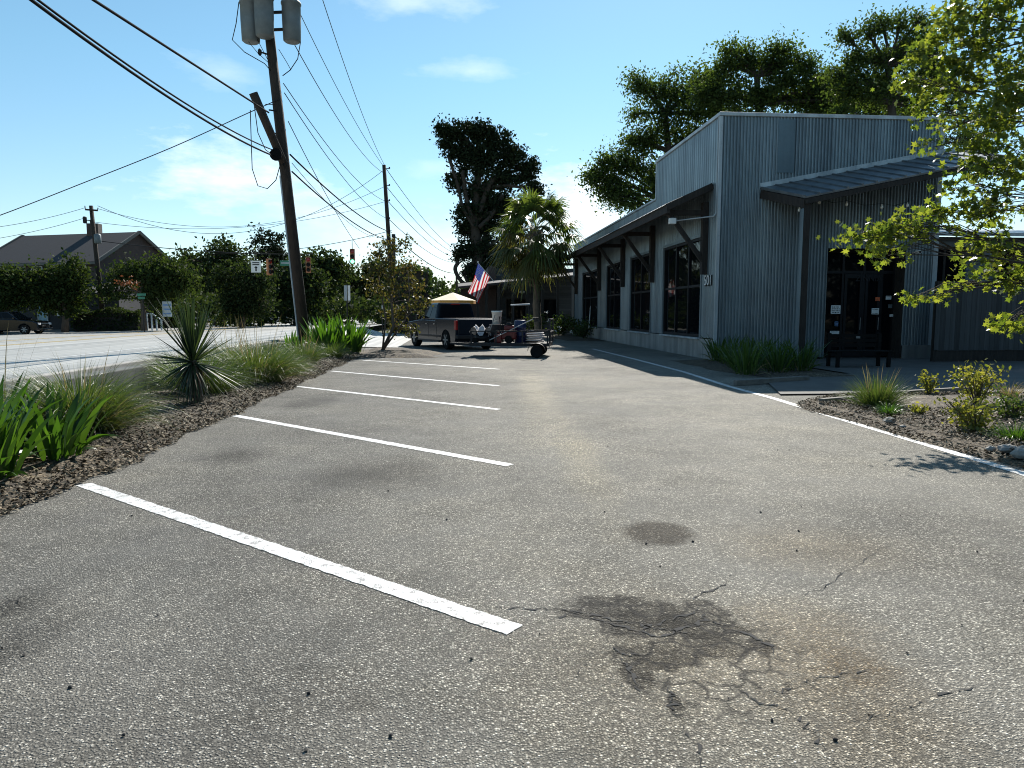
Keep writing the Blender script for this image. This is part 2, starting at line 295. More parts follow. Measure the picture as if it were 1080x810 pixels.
class MB:
    def __init__(s): s.v = []; s.f = []; s.m = []
    def add(s, vs, fs, mi=0):
        k = len(s.v); s.v += [tuple(v) for v in vs]; s.f += [tuple(i+k for i in f) for f in fs]; s.m += [mi]*len(fs); return s
    def box(s, x0, x1, y0, y1, z0, z1, mi=0):
        return s.add([(x0, y0, z0), (x1, y0, z0), (x1, y1, z0), (x0, y1, z0), (x0, y0, z1), (x1, y0, z1), (x1, y1, z1), (x0, y1, z1)],
                     [(0, 3, 2, 1), (4, 5, 6, 7), (0, 1, 5, 4), (1, 2, 6, 5), (2, 3, 7, 6), (3, 0, 4, 7)], mi)
    def beam(s, a, b, w, h, mi=0, up=(0, 0, 1)):
        a = Vector(a); b = Vector(b); d = (b-a).normalized(); u = Vector(up)
        if abs(d.dot(u)) > .98: u = Vector((0, 1, 0))
        x = d.cross(u).normalized(); y = x.cross(d).normalized(); vs = []
        for p in (a, b):
            for sx, sy in ((-1, -1), (1, -1), (1, 1), (-1, 1)): vs.append(p+x*sx*w/2+y*sy*h/2)
        return s.add(vs, [(0, 1, 2, 3), (7, 6, 5, 4), (0, 4, 5, 1), (1, 5, 6, 2), (2, 6, 7, 3), (3, 7, 4, 0)], mi)
    def tube(s, pts, r, n=8, mi=0, caps=True):
        pts = [Vector(p) for p in pts]; rs = r if isinstance(r, (list, tuple)) else [r]*len(pts); vs = []; fs = []
        x = None
        for i, p in enumerate(pts):
            d = (pts[min(i+1, len(pts)-1)]-pts[max(i-1, 0)]).normalized()
            if x is None:
                u = Vector((0, 0, 1)) if abs(d.z) < .9 else Vector((1, 0, 0)); x = d.cross(u).normalized()
            else:
                x = (x-d*x.dot(d)); x = x.normalized() if x.length > 1e-6 else d.orthogonal().normalized()
            y = d.cross(x)
            for k in range(n): a = 2*pi*k/n; vs.append(p+(x*cos(a)+y*sin(a))*rs[i])
        for i in range(len(pts)-1):
            for k in range(n): a = i*n+k; b = i*n+(k+1) % n; fs.append((a, b, b+n, a+n))
        if caps: fs.append(tuple(range(n-1, -1, -1))); fs.append(tuple(range((len(pts)-1)*n, len(pts)*n)))
        return s.add(vs, fs, mi)
    def lathe(s, c, prof, n=20, mi=0, axis='z'):
        vs = []; fs = []
        for r, z in prof:
            for k in range(n):
                a = 2*pi*k/n; q = (r*cos(a), r*sin(a), z)
                if axis == 'x': q = (z, r*cos(a), r*sin(a))
                if axis == 'y': q = (r*cos(a), z, r*sin(a))
                vs.append((c[0]+q[0], c[1]+q[1], c[2]+q[2]))
        for i in range(len(prof)-1):
            for k in range(n): a = i*n+k; b = i*n+(k+1) % n; fs.append((a, b, b+n, a+n))
        fs.append(tuple(range(n-1, -1, -1))); fs.append(tuple(range((len(prof)-1)*n, len(prof)*n)))
        return s.add(vs, fs, mi)
    def prism(s, poly, x0, x1, mi=0):              # polygon in (y,z) swept along x
        n = len(poly); vs = [(x0, y, z) for y, z in poly]+[(x1, y, z) for y, z in poly]
        fs = [tuple(range(n)), tuple(range(2*n-1, n-1, -1))]+[(i, i+n, (i+1) % n+n, (i+1) % n) for i in range(n)]
        return s.add(vs, fs, mi)
    def corr(s, p, d, length, z0, z1, nrm, pitch=.09, amp=.012, mi=0):
        """corrugated sheet from p along d; z0/z1 numbers or functions of the distance"""
        p = Vector(p); d = Vector(d); nrm = Vector(nrm); k = max(2, int(length/pitch*8)); vs = []; fs = []
        for i in range(k+1):
            t = length*i/k; o = p+d*t+nrm*(amp*math.tanh(1.9*sin(2*pi*t/pitch)))
            vs.append((o.x, o.y, z0(t) if callable(z0) else z0)); vs.append((o.x, o.y, z1(t) if callable(z1) else z1))
        for i in range(k): fs.append((2*i, 2*i+2, 2*i+3, 2*i+1))
        return s.add(vs, fs, mi)
    def build(s, name, mats, parent=None, smooth=False, bevel=0, seg=2):
        me = bpy.data.meshes.new(name); me.from_pydata(s.v, [], s.f)
        if any(s.m): me.polygons.foreach_set('material_index', s.m)
        o = link_mesh(name, me, mats, parent, smooth)
        if bevel:
            b = o.modifiers.new('bevel', 'BEVEL'); b.width = bevel; b.segments = seg; b.limit_method = 'ANGLE'; b.angle_limit = radians(35)
        return o

def np_mesh(name, V, F, mats, parent=None, smooth=False, midx=None):
    """V (n,3), F (m,k) arrays"""
    me = bpy.data.meshes.new(name); k = F.shape[1]
    me.vertices.add(len(V)); me.vertices.foreach_set('co', np.ascontiguousarray(V, dtype=np.float32).ravel())
    me.loops.add(F.size); me.loops.foreach_set('vertex_index', np.ascontiguousarray(F, dtype=np.int32).ravel())
    me.polygons.add(len(F)); me.polygons.foreach_set('loop_start', np.arange(0, F.size, k, dtype=np.int32))
    if midx is not None: me.polygons.foreach_set('material_index', midx.astype(np.int32))
    me.update(calc_edges=True)
    return link_mesh(name, me, mats, parent, smooth)
def rand_basis(n, up=.6):
    """random leaf frames; up = how far normals lean to the sky"""
    nrm = RNG.normal(size=(n, 3)); nrm /= np.linalg.norm(nrm, axis=1)[:, None]; nrm[:, 2] = nrm[:, 2]*(1-up*.5)+up
    nrm /= np.linalg.norm(nrm, axis=1)[:, None]
    t = RNG.normal(size=(n, 3)); t -= nrm*(t*nrm).sum(1)[:, None]; t /= np.linalg.norm(t, axis=1)[:, None]
    return t, np.cross(nrm, t), nrm
LEAF4 = (np.array([(0, -.5, 0), (.30, -.05, .06), (0, .5, -.03), (-.30, -.05, .06)]), np.array([(0, 1, 2, 3)]))
LEAF6 = (np.array([(0, -.5, 0), (.26, -.15, .07), (.2, .2, .05), (0, .55, -.06), (-.2, .2, .05), (-.26, -.15, .07)]), np.array([(0, 1, 2, 3), (0, 3, 4, 5)]))
# lobed maple-like leaf out of quads round the stalk
_ml = [(0, -.5, 0), (.18, -.22, .02), (.5, -.2, .05), (.28, 0, .03), (.45, .3, .02), (.16, .2, .03), (0, .6, -.06), (-.16, .2, .03), (-.45, .3, .02), (-.28, 0, .03), (-.5, -.2, .05), (-.18, -.22, .02)]
MAPLE = (np.array(_ml), np.array([(0, 1, 2, 3), (0, 3, 4, 5), (0, 5, 6, 7), (0, 7, 8, 9), (0, 9, 10, 11)]))
def scatter(tmpl, pos, size, up=.5, var=.35):
    tv, tf = tmpl; n = len(pos); t, b, nr = rand_basis(n, up)
    sc = size*(1+var*(RNG.random(n)*2-1))
    V = pos[:, None, :]+sc[:, None, None]*(tv[None, :, 0, None]*b[:, None, :]+tv[None, :, 1, None]*t[:, None, :]+tv[None, :, 2, None]*nr[:, None, :])
    F = tf[None]+(np.arange(n)*len(tv))[:, None, None]
    return V.reshape(-1, 3), F.reshape(-1, tf.shape[1])
def join(parts):
    V = []; F = []; k = 0
    for v, f in parts: V.append(v); F.append(f+k); k += len(v)
    return np.concatenate(V), np.concatenate(F)
def blob_points(c, r, n_clump, per, cr, power=.45, flat=.7):
    d = RNG.normal(size=(n_clump, 3)); d /= np.linalg.norm(d, axis=1)[:, None]
    q = np.array(c)+d*np.array(r)*(RNG.random(n_clump)**power)[:, None]
    s = cr*(.5+RNG.random(n_clump))
    p = q[:, None, :]+RNG.normal(size=(n_clump, per, 3))*s[:, None, None]*np.array((.6, .6, .6*flat))
    return q, p.reshape(-1, 3)
def tree(name, label, cat, base, trunk, blobs, leaf, n_clump, per, cr, lmat, tmpl=LEAF4, bmat='bark', r0=.25, up=.4, twig=.02, group=None, power=.62, twigs=6, extra=None, flat=.7, limb=.36):
    """trunk: points from the base up; blobs: (centre, radii, weight)"""
    root = empty(name, base, label, cat, group)
    m = MB(); k = len(trunk); rs = [r0*(1-.6*i/(k-1)) for i in range(k)]; rs[0] *= 1.25; m.tube(trunk, rs, 9)
    tp = [Vector(p) for p in trunk]; cl = []
    for c, r, w in blobs:
        c = Vector(c)
        cand = [p for p in tp[max(1, k//3):] if p.z < c.z+.2] or tp[k//3:k//3+1]
        st = min(cand, key=lambda p: (p-c).length + .6*max(0, p.z-c.z+.3))
        mid = st.lerp(c, .5)+Vector((random.uniform(-1, 1), random.uniform(-1, 1), random.uniform(0, 1)))*(c-st).length*.10
        rr = max(twig*2, r0*limb); m.tube([st, st.lerp(mid, .5)+Vector((0, 0, .05)), mid, c], [rr, rr*.8, rr*.6, rr*.35], 6, caps=False)
        q, p = blob_points(c, r, max(3, int(n_clump*w)), per, cr, power, flat); cl.append(p)
        for e in q[:int(twigs*max(1, w))]:
            e = Vector(e); s2 = mid.lerp(c, random.random()); mm = s2.lerp(e, .5)+Vector((0, 0, .12*(e-s2).length)); m.tube([s2, mm, e], [rr*.4, twig, twig*.5], 5, caps=False)
    m.build('trunk', bmat, root, True)
    pts = np.concatenate(cl); V, F = scatter(tmpl, pts, leaf, up)
    np_mesh('crown', V, F, lmat, root)
    if extra: extra(root)
    return root
def blades(base, n, spread, Lr, wid, lean=(.1, 1.0), droop=.6, seg=5, az=None, z0=0., taper=1.4, mid=None):
    """n arching blades from base; Lr length range; lean = horizontal reach share"""
    n = int(n); a = RNG.random(n)*2*pi if az is None else az[0]+(RNG.random(n)-.5)*az[1]
    d = np.stack([np.cos(a), np.sin(a), np.zeros(n)], 1); rad = np.sqrt(RNG.random(n))*spread
    b = np.array(base)+d*rad[:, None]+np.array((0, 0, z0)); ln = Lr[0]+(Lr[1]-Lr[0])*RNG.random(n)
    th = lean[0]+(lean[1]-lean[0])*RNG.random(n); th = th*(.5+.5*rad/max(spread, 1e-6))
    dr = droop*(.5+RNG.random(n)); side = np.cross(d, np.array((0, 0, 1.)))
    tw = (RNG.random(n)-.5)*1.6; V = np.zeros((n, seg+1, 2, 3)); p = b.copy(); ang = th.copy()
    for i in range(seg+1):
        t = i/seg
        wv = wid*(1-t**taper)*(.55+.45*min(1, t*4)) if mid is None else wid*(sin(pi*min(1, .12+t*.88))**.8)
        dirv = d*np.sin(ang)[:, None]+np.array((0, 0, 1.))*np.cos(ang)[:, None]
        upn = np.cross(side, dirv); sv = side*np.cos(tw)[:, None]+upn*np.sin(tw)[:, None]
        w2 = max(wv, wid*.04)/2
        V[:, i, 0] = p-sv*w2; V[:, i, 1] = p+sv*w2
        p = p+dirv*(ln/seg)[:, None]; ang = ang+dr/seg*(0.4+1.2*t)
    idx = np.arange(n)[:, None]*(seg+1)*2; F = []
    for i in range(seg): F.append(np.stack([idx[:, 0]+2*i, idx[:, 0]+2*i+1, idx[:, 0]+2*i+3, idx[:, 0]+2*i+2], 1))
    return V.reshape(-1, 3), np.concatenate(F)
def plant(name, label, cat, base, layers, group=None):
    """layers: (part name, [(V,F)...], material); the first is the main one"""
    if len(layers) == 1:
        V, F = join(layers[0][1]); o = np_mesh(name, V-np.array(base), F, layers[0][2]); o.location = base; tag(o, label, cat, group); return o
    root = empty(name, base, label, cat, group)
    for pn, vf, mt in layers:
        V, F = join(vf); np_mesh(pn, V, F, mt, root)
    return root
def sheet_poly(name, pts, z, mat, kind='structure', label=None):
    me = bpy.data.meshes.new(name); me.from_pydata([(p[0], p[1], z if len(p) < 3 else p[2]) for p in pts], [], [tuple(range(len(pts)))])
    o = link_mesh(name, me, mat); return tag(o, kind=kind, label=label)

# ------------------------------------------------------------------ sun, sky
SUN = Vector((.375, 1.2, 1.0)).normalized(); EL = asin(SUN.z); AZ = atan2(SUN.x, SUN.y)
sl = bpy.data.lights.new('sun', 'SUN'); sl.energy = 5.0; sl.angle = radians(.5); sl.color = (1, .955, .88)
so = bpy.data.objects.new('sun', sl); COL.objects.link(so); so.rotation_euler = (-SUN).to_track_quat('-Z', 'Y').to_euler()
w = bpy.data.worlds.new('World'); scene.world = w; w.use_nodes = True; nt = w.node_tree
bg = nt.nodes['Background']; sky = N(nt, 'ShaderNodeTexSky', sky_type='NISHITA'); sky.sun_disc = False; sky.sun_elevation = EL; sky.sun_rotation = AZ
sky.air_density = 1.0; sky.dust_density = .1; sky.ozone_density = 2.2; sky.altitude = 0
bg.inputs['Strength'].default_value = .08
tc = N(nt, 'ShaderNodeTexCoord'); dirv = tc.outputs['Generated']
sp = N(nt, 'ShaderNodeSeparateXYZ'); L(nt, dirv, sp.inputs[0])
az = math_n(nt, 'ARCTAN2', sp.outputs[0], sp.outputs[1]); el = math_n(nt, 'ARCSINE', sp.outputs[2])
cb = N(nt, 'ShaderNodeCombineXYZ'); L(nt, az, cb.inputs[0]); L(nt, math_n(nt, 'MULTIPLY', el, 2.6), cb.inputs[1])
nz = noise(nt, cb.outputs[0], 9, 8, .6); nz2 = noise(nt, cb.outputs[0], 2.6, 5, .55)
def cloud(x, y, hx, hy, k):
    a, b, c = ray(x, y); a0 = atan2(a, b); e0 = asin(c/sqrt(a*a+b*b+c*c)); wa, we = hx/770, hy/770
    u = math_n(nt, 'DIVIDE', math_n(nt, 'SUBTRACT', az, a0), wa); v = math_n(nt, 'DIVIDE', math_n(nt, 'SUBTRACT', el, e0), we)
    d = math_n(nt, 'SQRT', math_n(nt, 'ADD', math_n(nt, 'MULTIPLY', u, u), math_n(nt, 'MULTIPLY', v, v)))
    f = math_n(nt, 'SUBTRACT', 1.0, d); f = math_n(nt, 'ADD', f, math_n(nt, 'MULTIPLY', math_n(nt, 'SUBTRACT', nz, .5), 3.2))
    return math_n(nt, 'MULTIPLY', math_n(nt, 'MULTIPLY', f, .9, clamp=True), k)
tot = None
for c in [(240, 185, 95, 38, .9), (620, 228, 95, 62, 1.0), (450, 262, 170, 40, .5), (500, 75, 60, 10, .35), (440, 5, 80, 16, .4), (330, 225, 90, 22, .4), (470, 180, 60, 12, .25), (230, 75, 40, 14, .25)]:
    f = cloud(*c); tot = f if tot is None else math_n(nt, 'MAXIMUM', tot, f)
tint = ramp(nt, [(0, (.98, .96, .98)), (.10, (.94, 1.02, 1.0)), (.30, (.90, 1.13, 1.04))]); L(nt, sp.outputs[2], tint.inputs[0])
skyc = mixc(nt, tot, mixc(nt, 1.0, sky.outputs[0], tint.outputs[0], 'MULTIPLY'), (9.0, 9.9, 10.2))
L(nt, skyc, bg.inputs['Color'])
scene.view_settings.view_transform = 'Standard'; scene.view_settings.look = 'None'; scene.view_settings.gamma = 1; scene.view_settings.use_curve_mapping = False
scene.view_settings.exposure = .79
scene.cycles.max_bounces = 6; scene.cycles.transparent_max_bounces = 8; scene.cycles.use_denoising = True; scene.cycles.filter_width = 1.05

# ------------------------------------------------------------------ ground, lot, road
EDGE = -3.28; WALLX = -6.0
sheet_poly('ground', [(-400, -80), (400, -80), (400, 900), (-400, 900)], -.12, 'dirt')
sheet_poly('parking_lot', [(WALLX+.1, -30), (30, -30), (30, 22.3), (8.4, 22.3), (8.4, 70), (-4.5, 70), (-5.8, 36), (WALLX+.1, 30)], 0, 'asphalt')
def stripe(name, a, b, wd, z=.004, mat='paint', n=160, jit=.0045):
    a = Vector((a[0], a[1])); b = Vector((b[0], b[1])); d = (b-a).normalized(); s = Vector((-d.y, d.x)); m = MB(); vs = []; fs = []
    for i in range(n+1):
        p = a.lerp(b, i/n); j1, j2 = random.uniform(-jit, jit), random.uniform(-jit, jit)
        vs += [(*(p+s*(wd/2+j1)), z), (*(p-s*(wd/2+j2)), z)]
    for i in range(n): fs.append((2*i+1, 2*i+3, 2*i+2, 2*i))
    m.add(vs, fs); return tag(m.build(name, mat), kind='structure')
for a, b in [((88, 511), (543, 665)), ((245, 438), (538, 491)), ((312, 407.5), (526, 432)), ((350, 391.5), (526, 407)), ((383, 380), (527, 389.5)), ((404, 374), (500, 378.5))][:5]:
    ga, gb = G(*a), G(*b); stripe('parking_line', ga, gb, .128)
cur = [Vector((5.2, -8, 0)), G(1200, 541), G(1080, 500), G(970, 467), G(870, 437), G(815, 420), G(770, 408), G(720, 392), G(670, 379), G(625, 368)]
m = MB(); vs = []; fs = []
for i, p in enumerate(cur):
    d = (cur[min(i+1, len(cur)-1)]-cur[max(i-1, 0)]).normalized(); s = Vector((-d.y, d.x, 0))
    vs += [tuple(p+s*.066+Vector((0, 0, .004))), tuple(p-s*.066+Vector((0, 0, .004)))]
for i in range(len(cur)-1): fs.append((2*i+1, 2*i+3, 2*i+2, 2*i))
tag(m.add(vs, fs).build('edge_line', 'paint'), kind='structure')

# cracks: thin ragged ribbons let into the surface
def crack(pts, w0, sub=9, rag=.028):
    q = [G(*p) for p in pts]; path = []
    for a, b in zip(q[:-1], q[1:]):
        for i in range(sub):
            p = a.lerp(b, i/sub); path.append(p+Vector((random.gauss(0, rag), random.gauss(0, rag), 0))*(.38 if i else .15))
    path.append(q[-1]); m = MB(); vs = []; fs = []; n = len(path)
    for i, p in enumerate(path):
        d = path[min(i+1, n-1)]-path[max(i-1, 0)]; d = d.normalized() if d.length > 1e-6 else Vector((1, 0, 0)); s = Vector((-d.y, d.x, 0))
        wv = w0*1.1*(.08+1.3*random.random()**2.2)*min(1, .25+3*min(i, n-1-i)/n); vs += [tuple(p+s*wv+Vector((0, 0, .003))), tuple(p-s*wv+Vector((0, 0, .003)))]
    for i in range(n-1): fs.append((2*i+1, 2*i+3, 2*i+2, 2*i))
    tag(m.add(vs, fs).build('asphalt_crack', 'crack'), kind='structure')
for c in [([(515, 640), (560, 643), (600, 644), (640, 652), (680, 660), (725, 668)], .010), ([(730, 632), (765, 617), (775, 600)], .008), ([(600, 645), (650, 660), (695, 672), (745, 655), (735, 640)], .012),
          ([(740, 652), (785, 668), (815, 682), (822, 697)], .008), ([(640, 680), (665, 692), (690, 690)], .009), ([(655, 695), (668, 712), (678, 735)], .009),
          ([(700, 720), (708, 735), (713, 755)], .008), ([(716, 765), (735, 785), (742, 812)], .008), ([(840, 755), (860, 775), (880, 803)], .008), ([(800, 735), (845, 722), (885, 712), (930, 705)], .005), ([(620, 700), (605, 715)], .004),
          ([(900, 762), (950, 748), (980, 740), (1030, 722)], .006), ([(735, 645), (700, 655), (670, 668)], .012), ([(575, 655), (600, 648)], .006), ([(30, 627), (0, 640)], .01), ([(760, 720), (800, 740), (838, 752)], .005),
          ([(560, 520), (590, 543), (640, 552), (690, 560)], .003), ([(830, 640), (900, 600), (935, 575)], .003)]: crack(*c)
# pea gravel and dark crumbs on the lot
pos = []
for _ in range(70):
    p = G(random.uniform(-50, 1100), random.uniform(440, 830)**1.0); pos.append((p.x, p.y, .006))
pos = np.array([p for p in pos if p[0] > EDGE+.05 and not (p[0] > 5.35)])
V, F = scatter((np.array([(-.5, -.4, -.2), (.5, -.4, -.2), (.5, .4, -.2), (-.5, .4, -.2), (-.3, -.2, .3), (.3, -.25, .3), (.25, .2, .3), (-.3, .2, .3)]), np.array([(4, 5, 6, 7), (0, 1, 5, 4), (1, 2, 6, 5), (2, 3, 7, 6), (3, 0, 4, 7)])), pos, .010, 1, .7)
o = np_mesh('gravel_crumbs', V, F, 'crack'); tag(o, kind='stuff')

# road: falls slightly away from us, kerb on the near side and retaining wall below it
RN, RF = -6.55, -31.0; ZN, ZF = .44, .04
m = MB(); m.add([(RN, -60, ZN), (RN, 400, ZN), (RF, 400, ZF), (RF, -60, ZF)], [(3, 2, 1, 0)][::1]); m.f[0] = (0, 1, 2, 3)[::1]
tag(m.build('road', 'road'), kind='structure')
def zr(x): return ZN+(ZF-ZN)*(RN-x)/(RN-RF)
def road_line(x, y0, y1, mat, wd=.12):
    m = MB(); m.add([(x-wd/2, y0, zr(x-wd/2)+.005), (x+wd/2, y0, zr(x+wd/2)+.005), (x+wd/2, y1, zr(x+wd/2)+.005), (x-wd/2, y1, zr(x-wd/2)+.005)], [(0, 1, 2, 3)]); tag(m.build('road_marking', mat), kind='structure')
for x in (-17.0, -17.35, -20.6, -20.95): road_line(x, -40, 300, 'yellowline')
for x in (-13.4, -24.4):
    m = MB()
    for k in range(-4, 26):
        y0 = k*12.; m.add([(x-.06, y0, zr(x-.06)+.005), (x+.06, y0, zr(x+.06)+.005), (x+.06, y0+3, zr(x+.06)+.005), (x-.06, y0+3, zr(x-.06)+.005)], [(0, 1, 2, 3)])
    tag(m.build('road_marking', 'fadedwhite'), kind='structure')
road_line(-9.9, -40, 300, 'fadedwhite'); road_line(-27.9, -40, 300, 'fadedwhite')
m = MB(); m.box(RN, RN+.18, -40, 31, .0, ZN+.10); tag(m.build('kerb', 'kerb', bevel=.02), kind='structure')
m = MB(); m.box(RF-.2, RF-.004, -60, 300, -.1, ZF+.14); tag(m.build('kerb', 'kerb', bevel=.02), kind='structure')
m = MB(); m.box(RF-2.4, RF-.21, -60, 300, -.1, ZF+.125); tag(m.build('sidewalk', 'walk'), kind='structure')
m = MB(); m.add([(RF-2.41, -60, .10), (RF-2.41, 300, .10), (RF-120, 300, .3), (RF-120, -60, .3)], [(0, 1, 2, 3)]); tag(m.build('lawn', 'dirt'), kind='structure')
m = MB()
for k in range(12): m.box(-6.34, -6.02, -16+k*4.0, -16+k*4.0+3.985, -.1, .47+.02*random.random())
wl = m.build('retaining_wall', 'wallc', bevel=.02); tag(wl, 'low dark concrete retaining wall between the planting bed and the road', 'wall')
# driveway apron joining lot and road
m = MB(); m.add([(RN, 31.2, ZN+.004), (-5.2, 31.2, .06), (-2.5, 31.2, .006), (-2.5, 52, .006), (-5.2, 52, .06), (RN, 52, ZN+.004)], [(0, 1, 4, 5), (1, 2, 3, 4)]); tag(m.build('driveway', 'road'), kind='structure')

# mulch beds
def bed(name, outline, zfun, mat='mulch', nx=26, ny=90):
    (x0, x1, y0, y1) = outline; V = []; F = []
    for j in range(ny+1):
        for i in range(nx+1):
            u, v = i/nx, j/ny; y = y0+(y1-y0)*v
            xa = x0(y) if callable(x0) else x0; xb = x1(y) if callable(x1) else x1; x = xa+(xb-xa)*u
            e = min(1, 5*min(u, 1-u, v*3, (1-v)*3)); V.append((x, y, .004+zfun(x, y)*e+e*random.uniform(0, .02)))
    for j in range(ny):
        for i in range(nx): a = j*(nx+1)+i; F.append((a, a+1, a+nx+2, a+nx+1))
    me = bpy.data.meshes.new(name); me.from_pydata(V, [], F); o = link_mesh(name, me, mat, None, True); return tag(o, kind='structure')
def edge_l(y): return EDGE-.03+.05*sin(y*1.9)+.035*sin(y*5.3+1)+.02*sin(y*13)
bed('mulch_bed', (-6.03, edge_l, -4, 29.5), lambda x, y: .05+.05*sin(y*.9)**2, ny=220)
def edge_r(y): return 5.44+.03*sin(y*2.2)+(max(0, y-10.4)**2)*.35
bed('mulch_bed', (edge_r, 13.5, 2.0, 12.2), lambda x, y: .06+.03*sin(y*1.3), ny=90)
bed('mulch_bed', (lambda y: -3.4+.12*sin(y*3), lambda y: -.55+.25*sin(y*1.7)-max(0, y-26.5)*.5, 24.0, 29.2), lambda x, y: .10, ny=50)
bed('mulch_bed', (lambda y: 6.75-max(0, 17.5-y)*-.35+.05*sin(y*3), 9.6, 15.6, 21.9), lambda x, y: .05, ny=40)
bed('mulch_bed', (lambda y: 5.9+.1*sin(y), 8.1, 38.0, 50), lambda x, y: .08, ny=40)
def chips(n, fn):
    pts = np.array([fn() for _ in range(n)])
    t = (np.array([(-.5, -.16, 0), (.5, -.2, .05), (.48, .17, .02), (-.5, .2, .06)]), np.array([(0, 1, 2, 3)]))
    return scatter(t, pts, .034, 1.2, .7)
def f1():
    y = random.uniform(3.5, 26); x = edge_l(y)+.06-(abs(random.gauss(0, .5)) if random.random() < .3 else random.random()*2.65); return (max(x, -5.9), y, .022+(.045+.05*sin(y*.9)**2)*min(1, max(0, (edge_l(y)-x)/.55)))
def f2():
    y = random.uniform(4.5, 12.1); x = edge_r(y)-.05+abs(random.gauss(0, 2.2)); return (x, y, .085 if x > edge_r(y)+.3 else .025)
o = np_mesh('mulch_chips', *join([chips(42000, f1), chips(18000, f2)]), 'chips'); tag(o, kind='stuff')
# concrete entrance walk
EX0_, EX1_ = P(870, 330, 22).x, P(952, 330, 22).x
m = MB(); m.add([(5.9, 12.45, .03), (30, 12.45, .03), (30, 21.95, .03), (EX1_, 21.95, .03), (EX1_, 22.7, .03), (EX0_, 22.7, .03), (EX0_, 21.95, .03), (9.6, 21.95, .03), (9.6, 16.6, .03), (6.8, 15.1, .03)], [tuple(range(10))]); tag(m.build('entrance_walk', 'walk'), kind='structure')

# timber edging of the right bed
def edging(pa, pb, label, h=.12):
    a, b = G(*pa), G(*pb); o = MB().beam(a+Vector((0, 0, h/2)), b+Vector((0, 0, h/2)), .1, h).build('timber_edging', 'greywood', bevel=.012); tag(o, label, 'edging')
edging((866, 428), (902, 425), 'short grey timber edging at the tip of the bed beside the white edge line')
edging((938, 420), (1030, 414), 'long grey timber edging along the back of the sunny mulch bed')
edging((775, 407), (852, 402), 'grey timber edging below the dark strap-leaved plants at the shop corner')

# ------------------------------------------------------------------ the shop
BX = 8.2; BY = 22.0; TOPZ = 7.58; BR = 15.4; FE = 49.5
shop = empty('store_building', (BX, BY, 0), 'blue grey corrugated metal shop with timber bracketed awning and glass entrance', 'shop')
PB = 29.0                                                     # back of the tall box
wins = [(Yat(738.5, BX), Yat(699, BX)), (Yat(686, BX), Yat(664.5, BX)), (Yat(654.5, BX), Yat(639.5, BX)), (Yat(630.5, BX), Yat(614.5, BX))]
ZS, ZH, ZA = .68, 4.02, 5.60
# side wall: piers, lintel band, knee wall
m = MB(); edges = [BY]+[v for w_ in wins for v in w_]+[FE]
for i in range(0, len(edges), 2): m.corr((BX, edges[i], 0), (0, 1, 0), edges[i+1]-edges[i], ZS, ZH, (-1, 0, 0), .2, .012)
m.corr((BX, BY, 0), (0, 1, 0), FE-BY, ZH, ZA, (-1, 0, 0), .2, .012)
m.corr((BX, BY, 0), (0, 1, 0), PB-BY, ZA, TOPZ, (-1, 0, 0), .2, .012)
m.corr((BX+.05, PB, 0), (0, 1, 0), FE-PB, ZA, ZA+.5, (-1, 0, 0), .2, .012)
m.build('side_wall', 'sheet', shop)
m = MB(); m.corr((BX-.03, BY+.05, 0), (0, 1, 0), FE-BY, 0, ZS-.03, (-1, 0, 0), .16, .012); m.build('skirting', 'sheet2', shop)
# end wall with the entrance opening
EX0, EX1, EZ = P(870, 330, BY).x, P(952, 330, BY).x, P(900, 262, BY).z
m = MB(); m.corr((BX, BY, 0), (1, 0, 0), EX0-BX, .08, TOPZ, (0, -1, 0), .105, .030)
m.corr((EX0, BY, 0), (1, 0, 0), EX1-EX0, EZ, TOPZ, (0, -1, 0), .105, .030)
m.corr((EX1, BY, 0), (1, 0, 0), BR-EX1, .45, TOPZ, (0, -1, 0), .105, .030)
m.build('end_wall', 'sheet', shop)
m = MB(); m.box(EX1+.02, BR-.02, BY-.05, BY-.02, .02, .46); m.build('column_base', 'sheet2', shop)
m = MB(); x0, x1 = P(820, 150, BY).x, P(838, 150, BY).x; m.box(x0, x1, BY-.035, BY-.018, 5.85, TOPZ-.12); m.build('flat_panel', M_metal_sheet('panel_metal', (.10, .14, .165), .3, .45), shop)
m = MB(); m.box(BR, BR+.05, BY, PB, 0, TOPZ); m.box(BX+.02, BR, PB-.06, PB, 0, TOPZ); m.box(BX+.1, BR, PB+.01, FE, 5.5, 5.6); m.box(BX+.02, BR, FE-.05, FE, 0, 5.5); m.box(BR, BR+.05, PB, FE, 0, 5.5); m.build('rear_wall', 'sheet', shop)
m = MB(); m.box(BX+.1, BR-.05, BY+.1, PB-.1, TOPZ-.4, TOPZ-.35); m.build('flat_roof', 'roofm', shop)
m = MB(); m.box(BX-.06, BR+.06, BY-.06, BY+.12, TOPZ-.05, TOPZ+.06); m.box(BX-.06, BX+.12, BY+.12, PB+.03, TOPZ-.05, TOPZ+.06); m.box(BX-.02, BX+.16, PB+.03, FE, ZA+.48, ZA+.56); m.build('coping', 'trim', shop, bevel=.012)
MB().box(BX-.035, BX+.06, BY-.035, BY+.05, 0, TOPZ-.06).build('corner_trim', 'trim', shop); MB().box(BX-.03, BX+.05, PB-.05, PB+.05, ZA+.5, TOPZ-.06).build('corner_trim', 'trim', shop); MB().box(BR-.09, BR+.07, BY-.03, BY+.06, .0, TOPZ-.06).build('corner_trim', 'trim', shop)
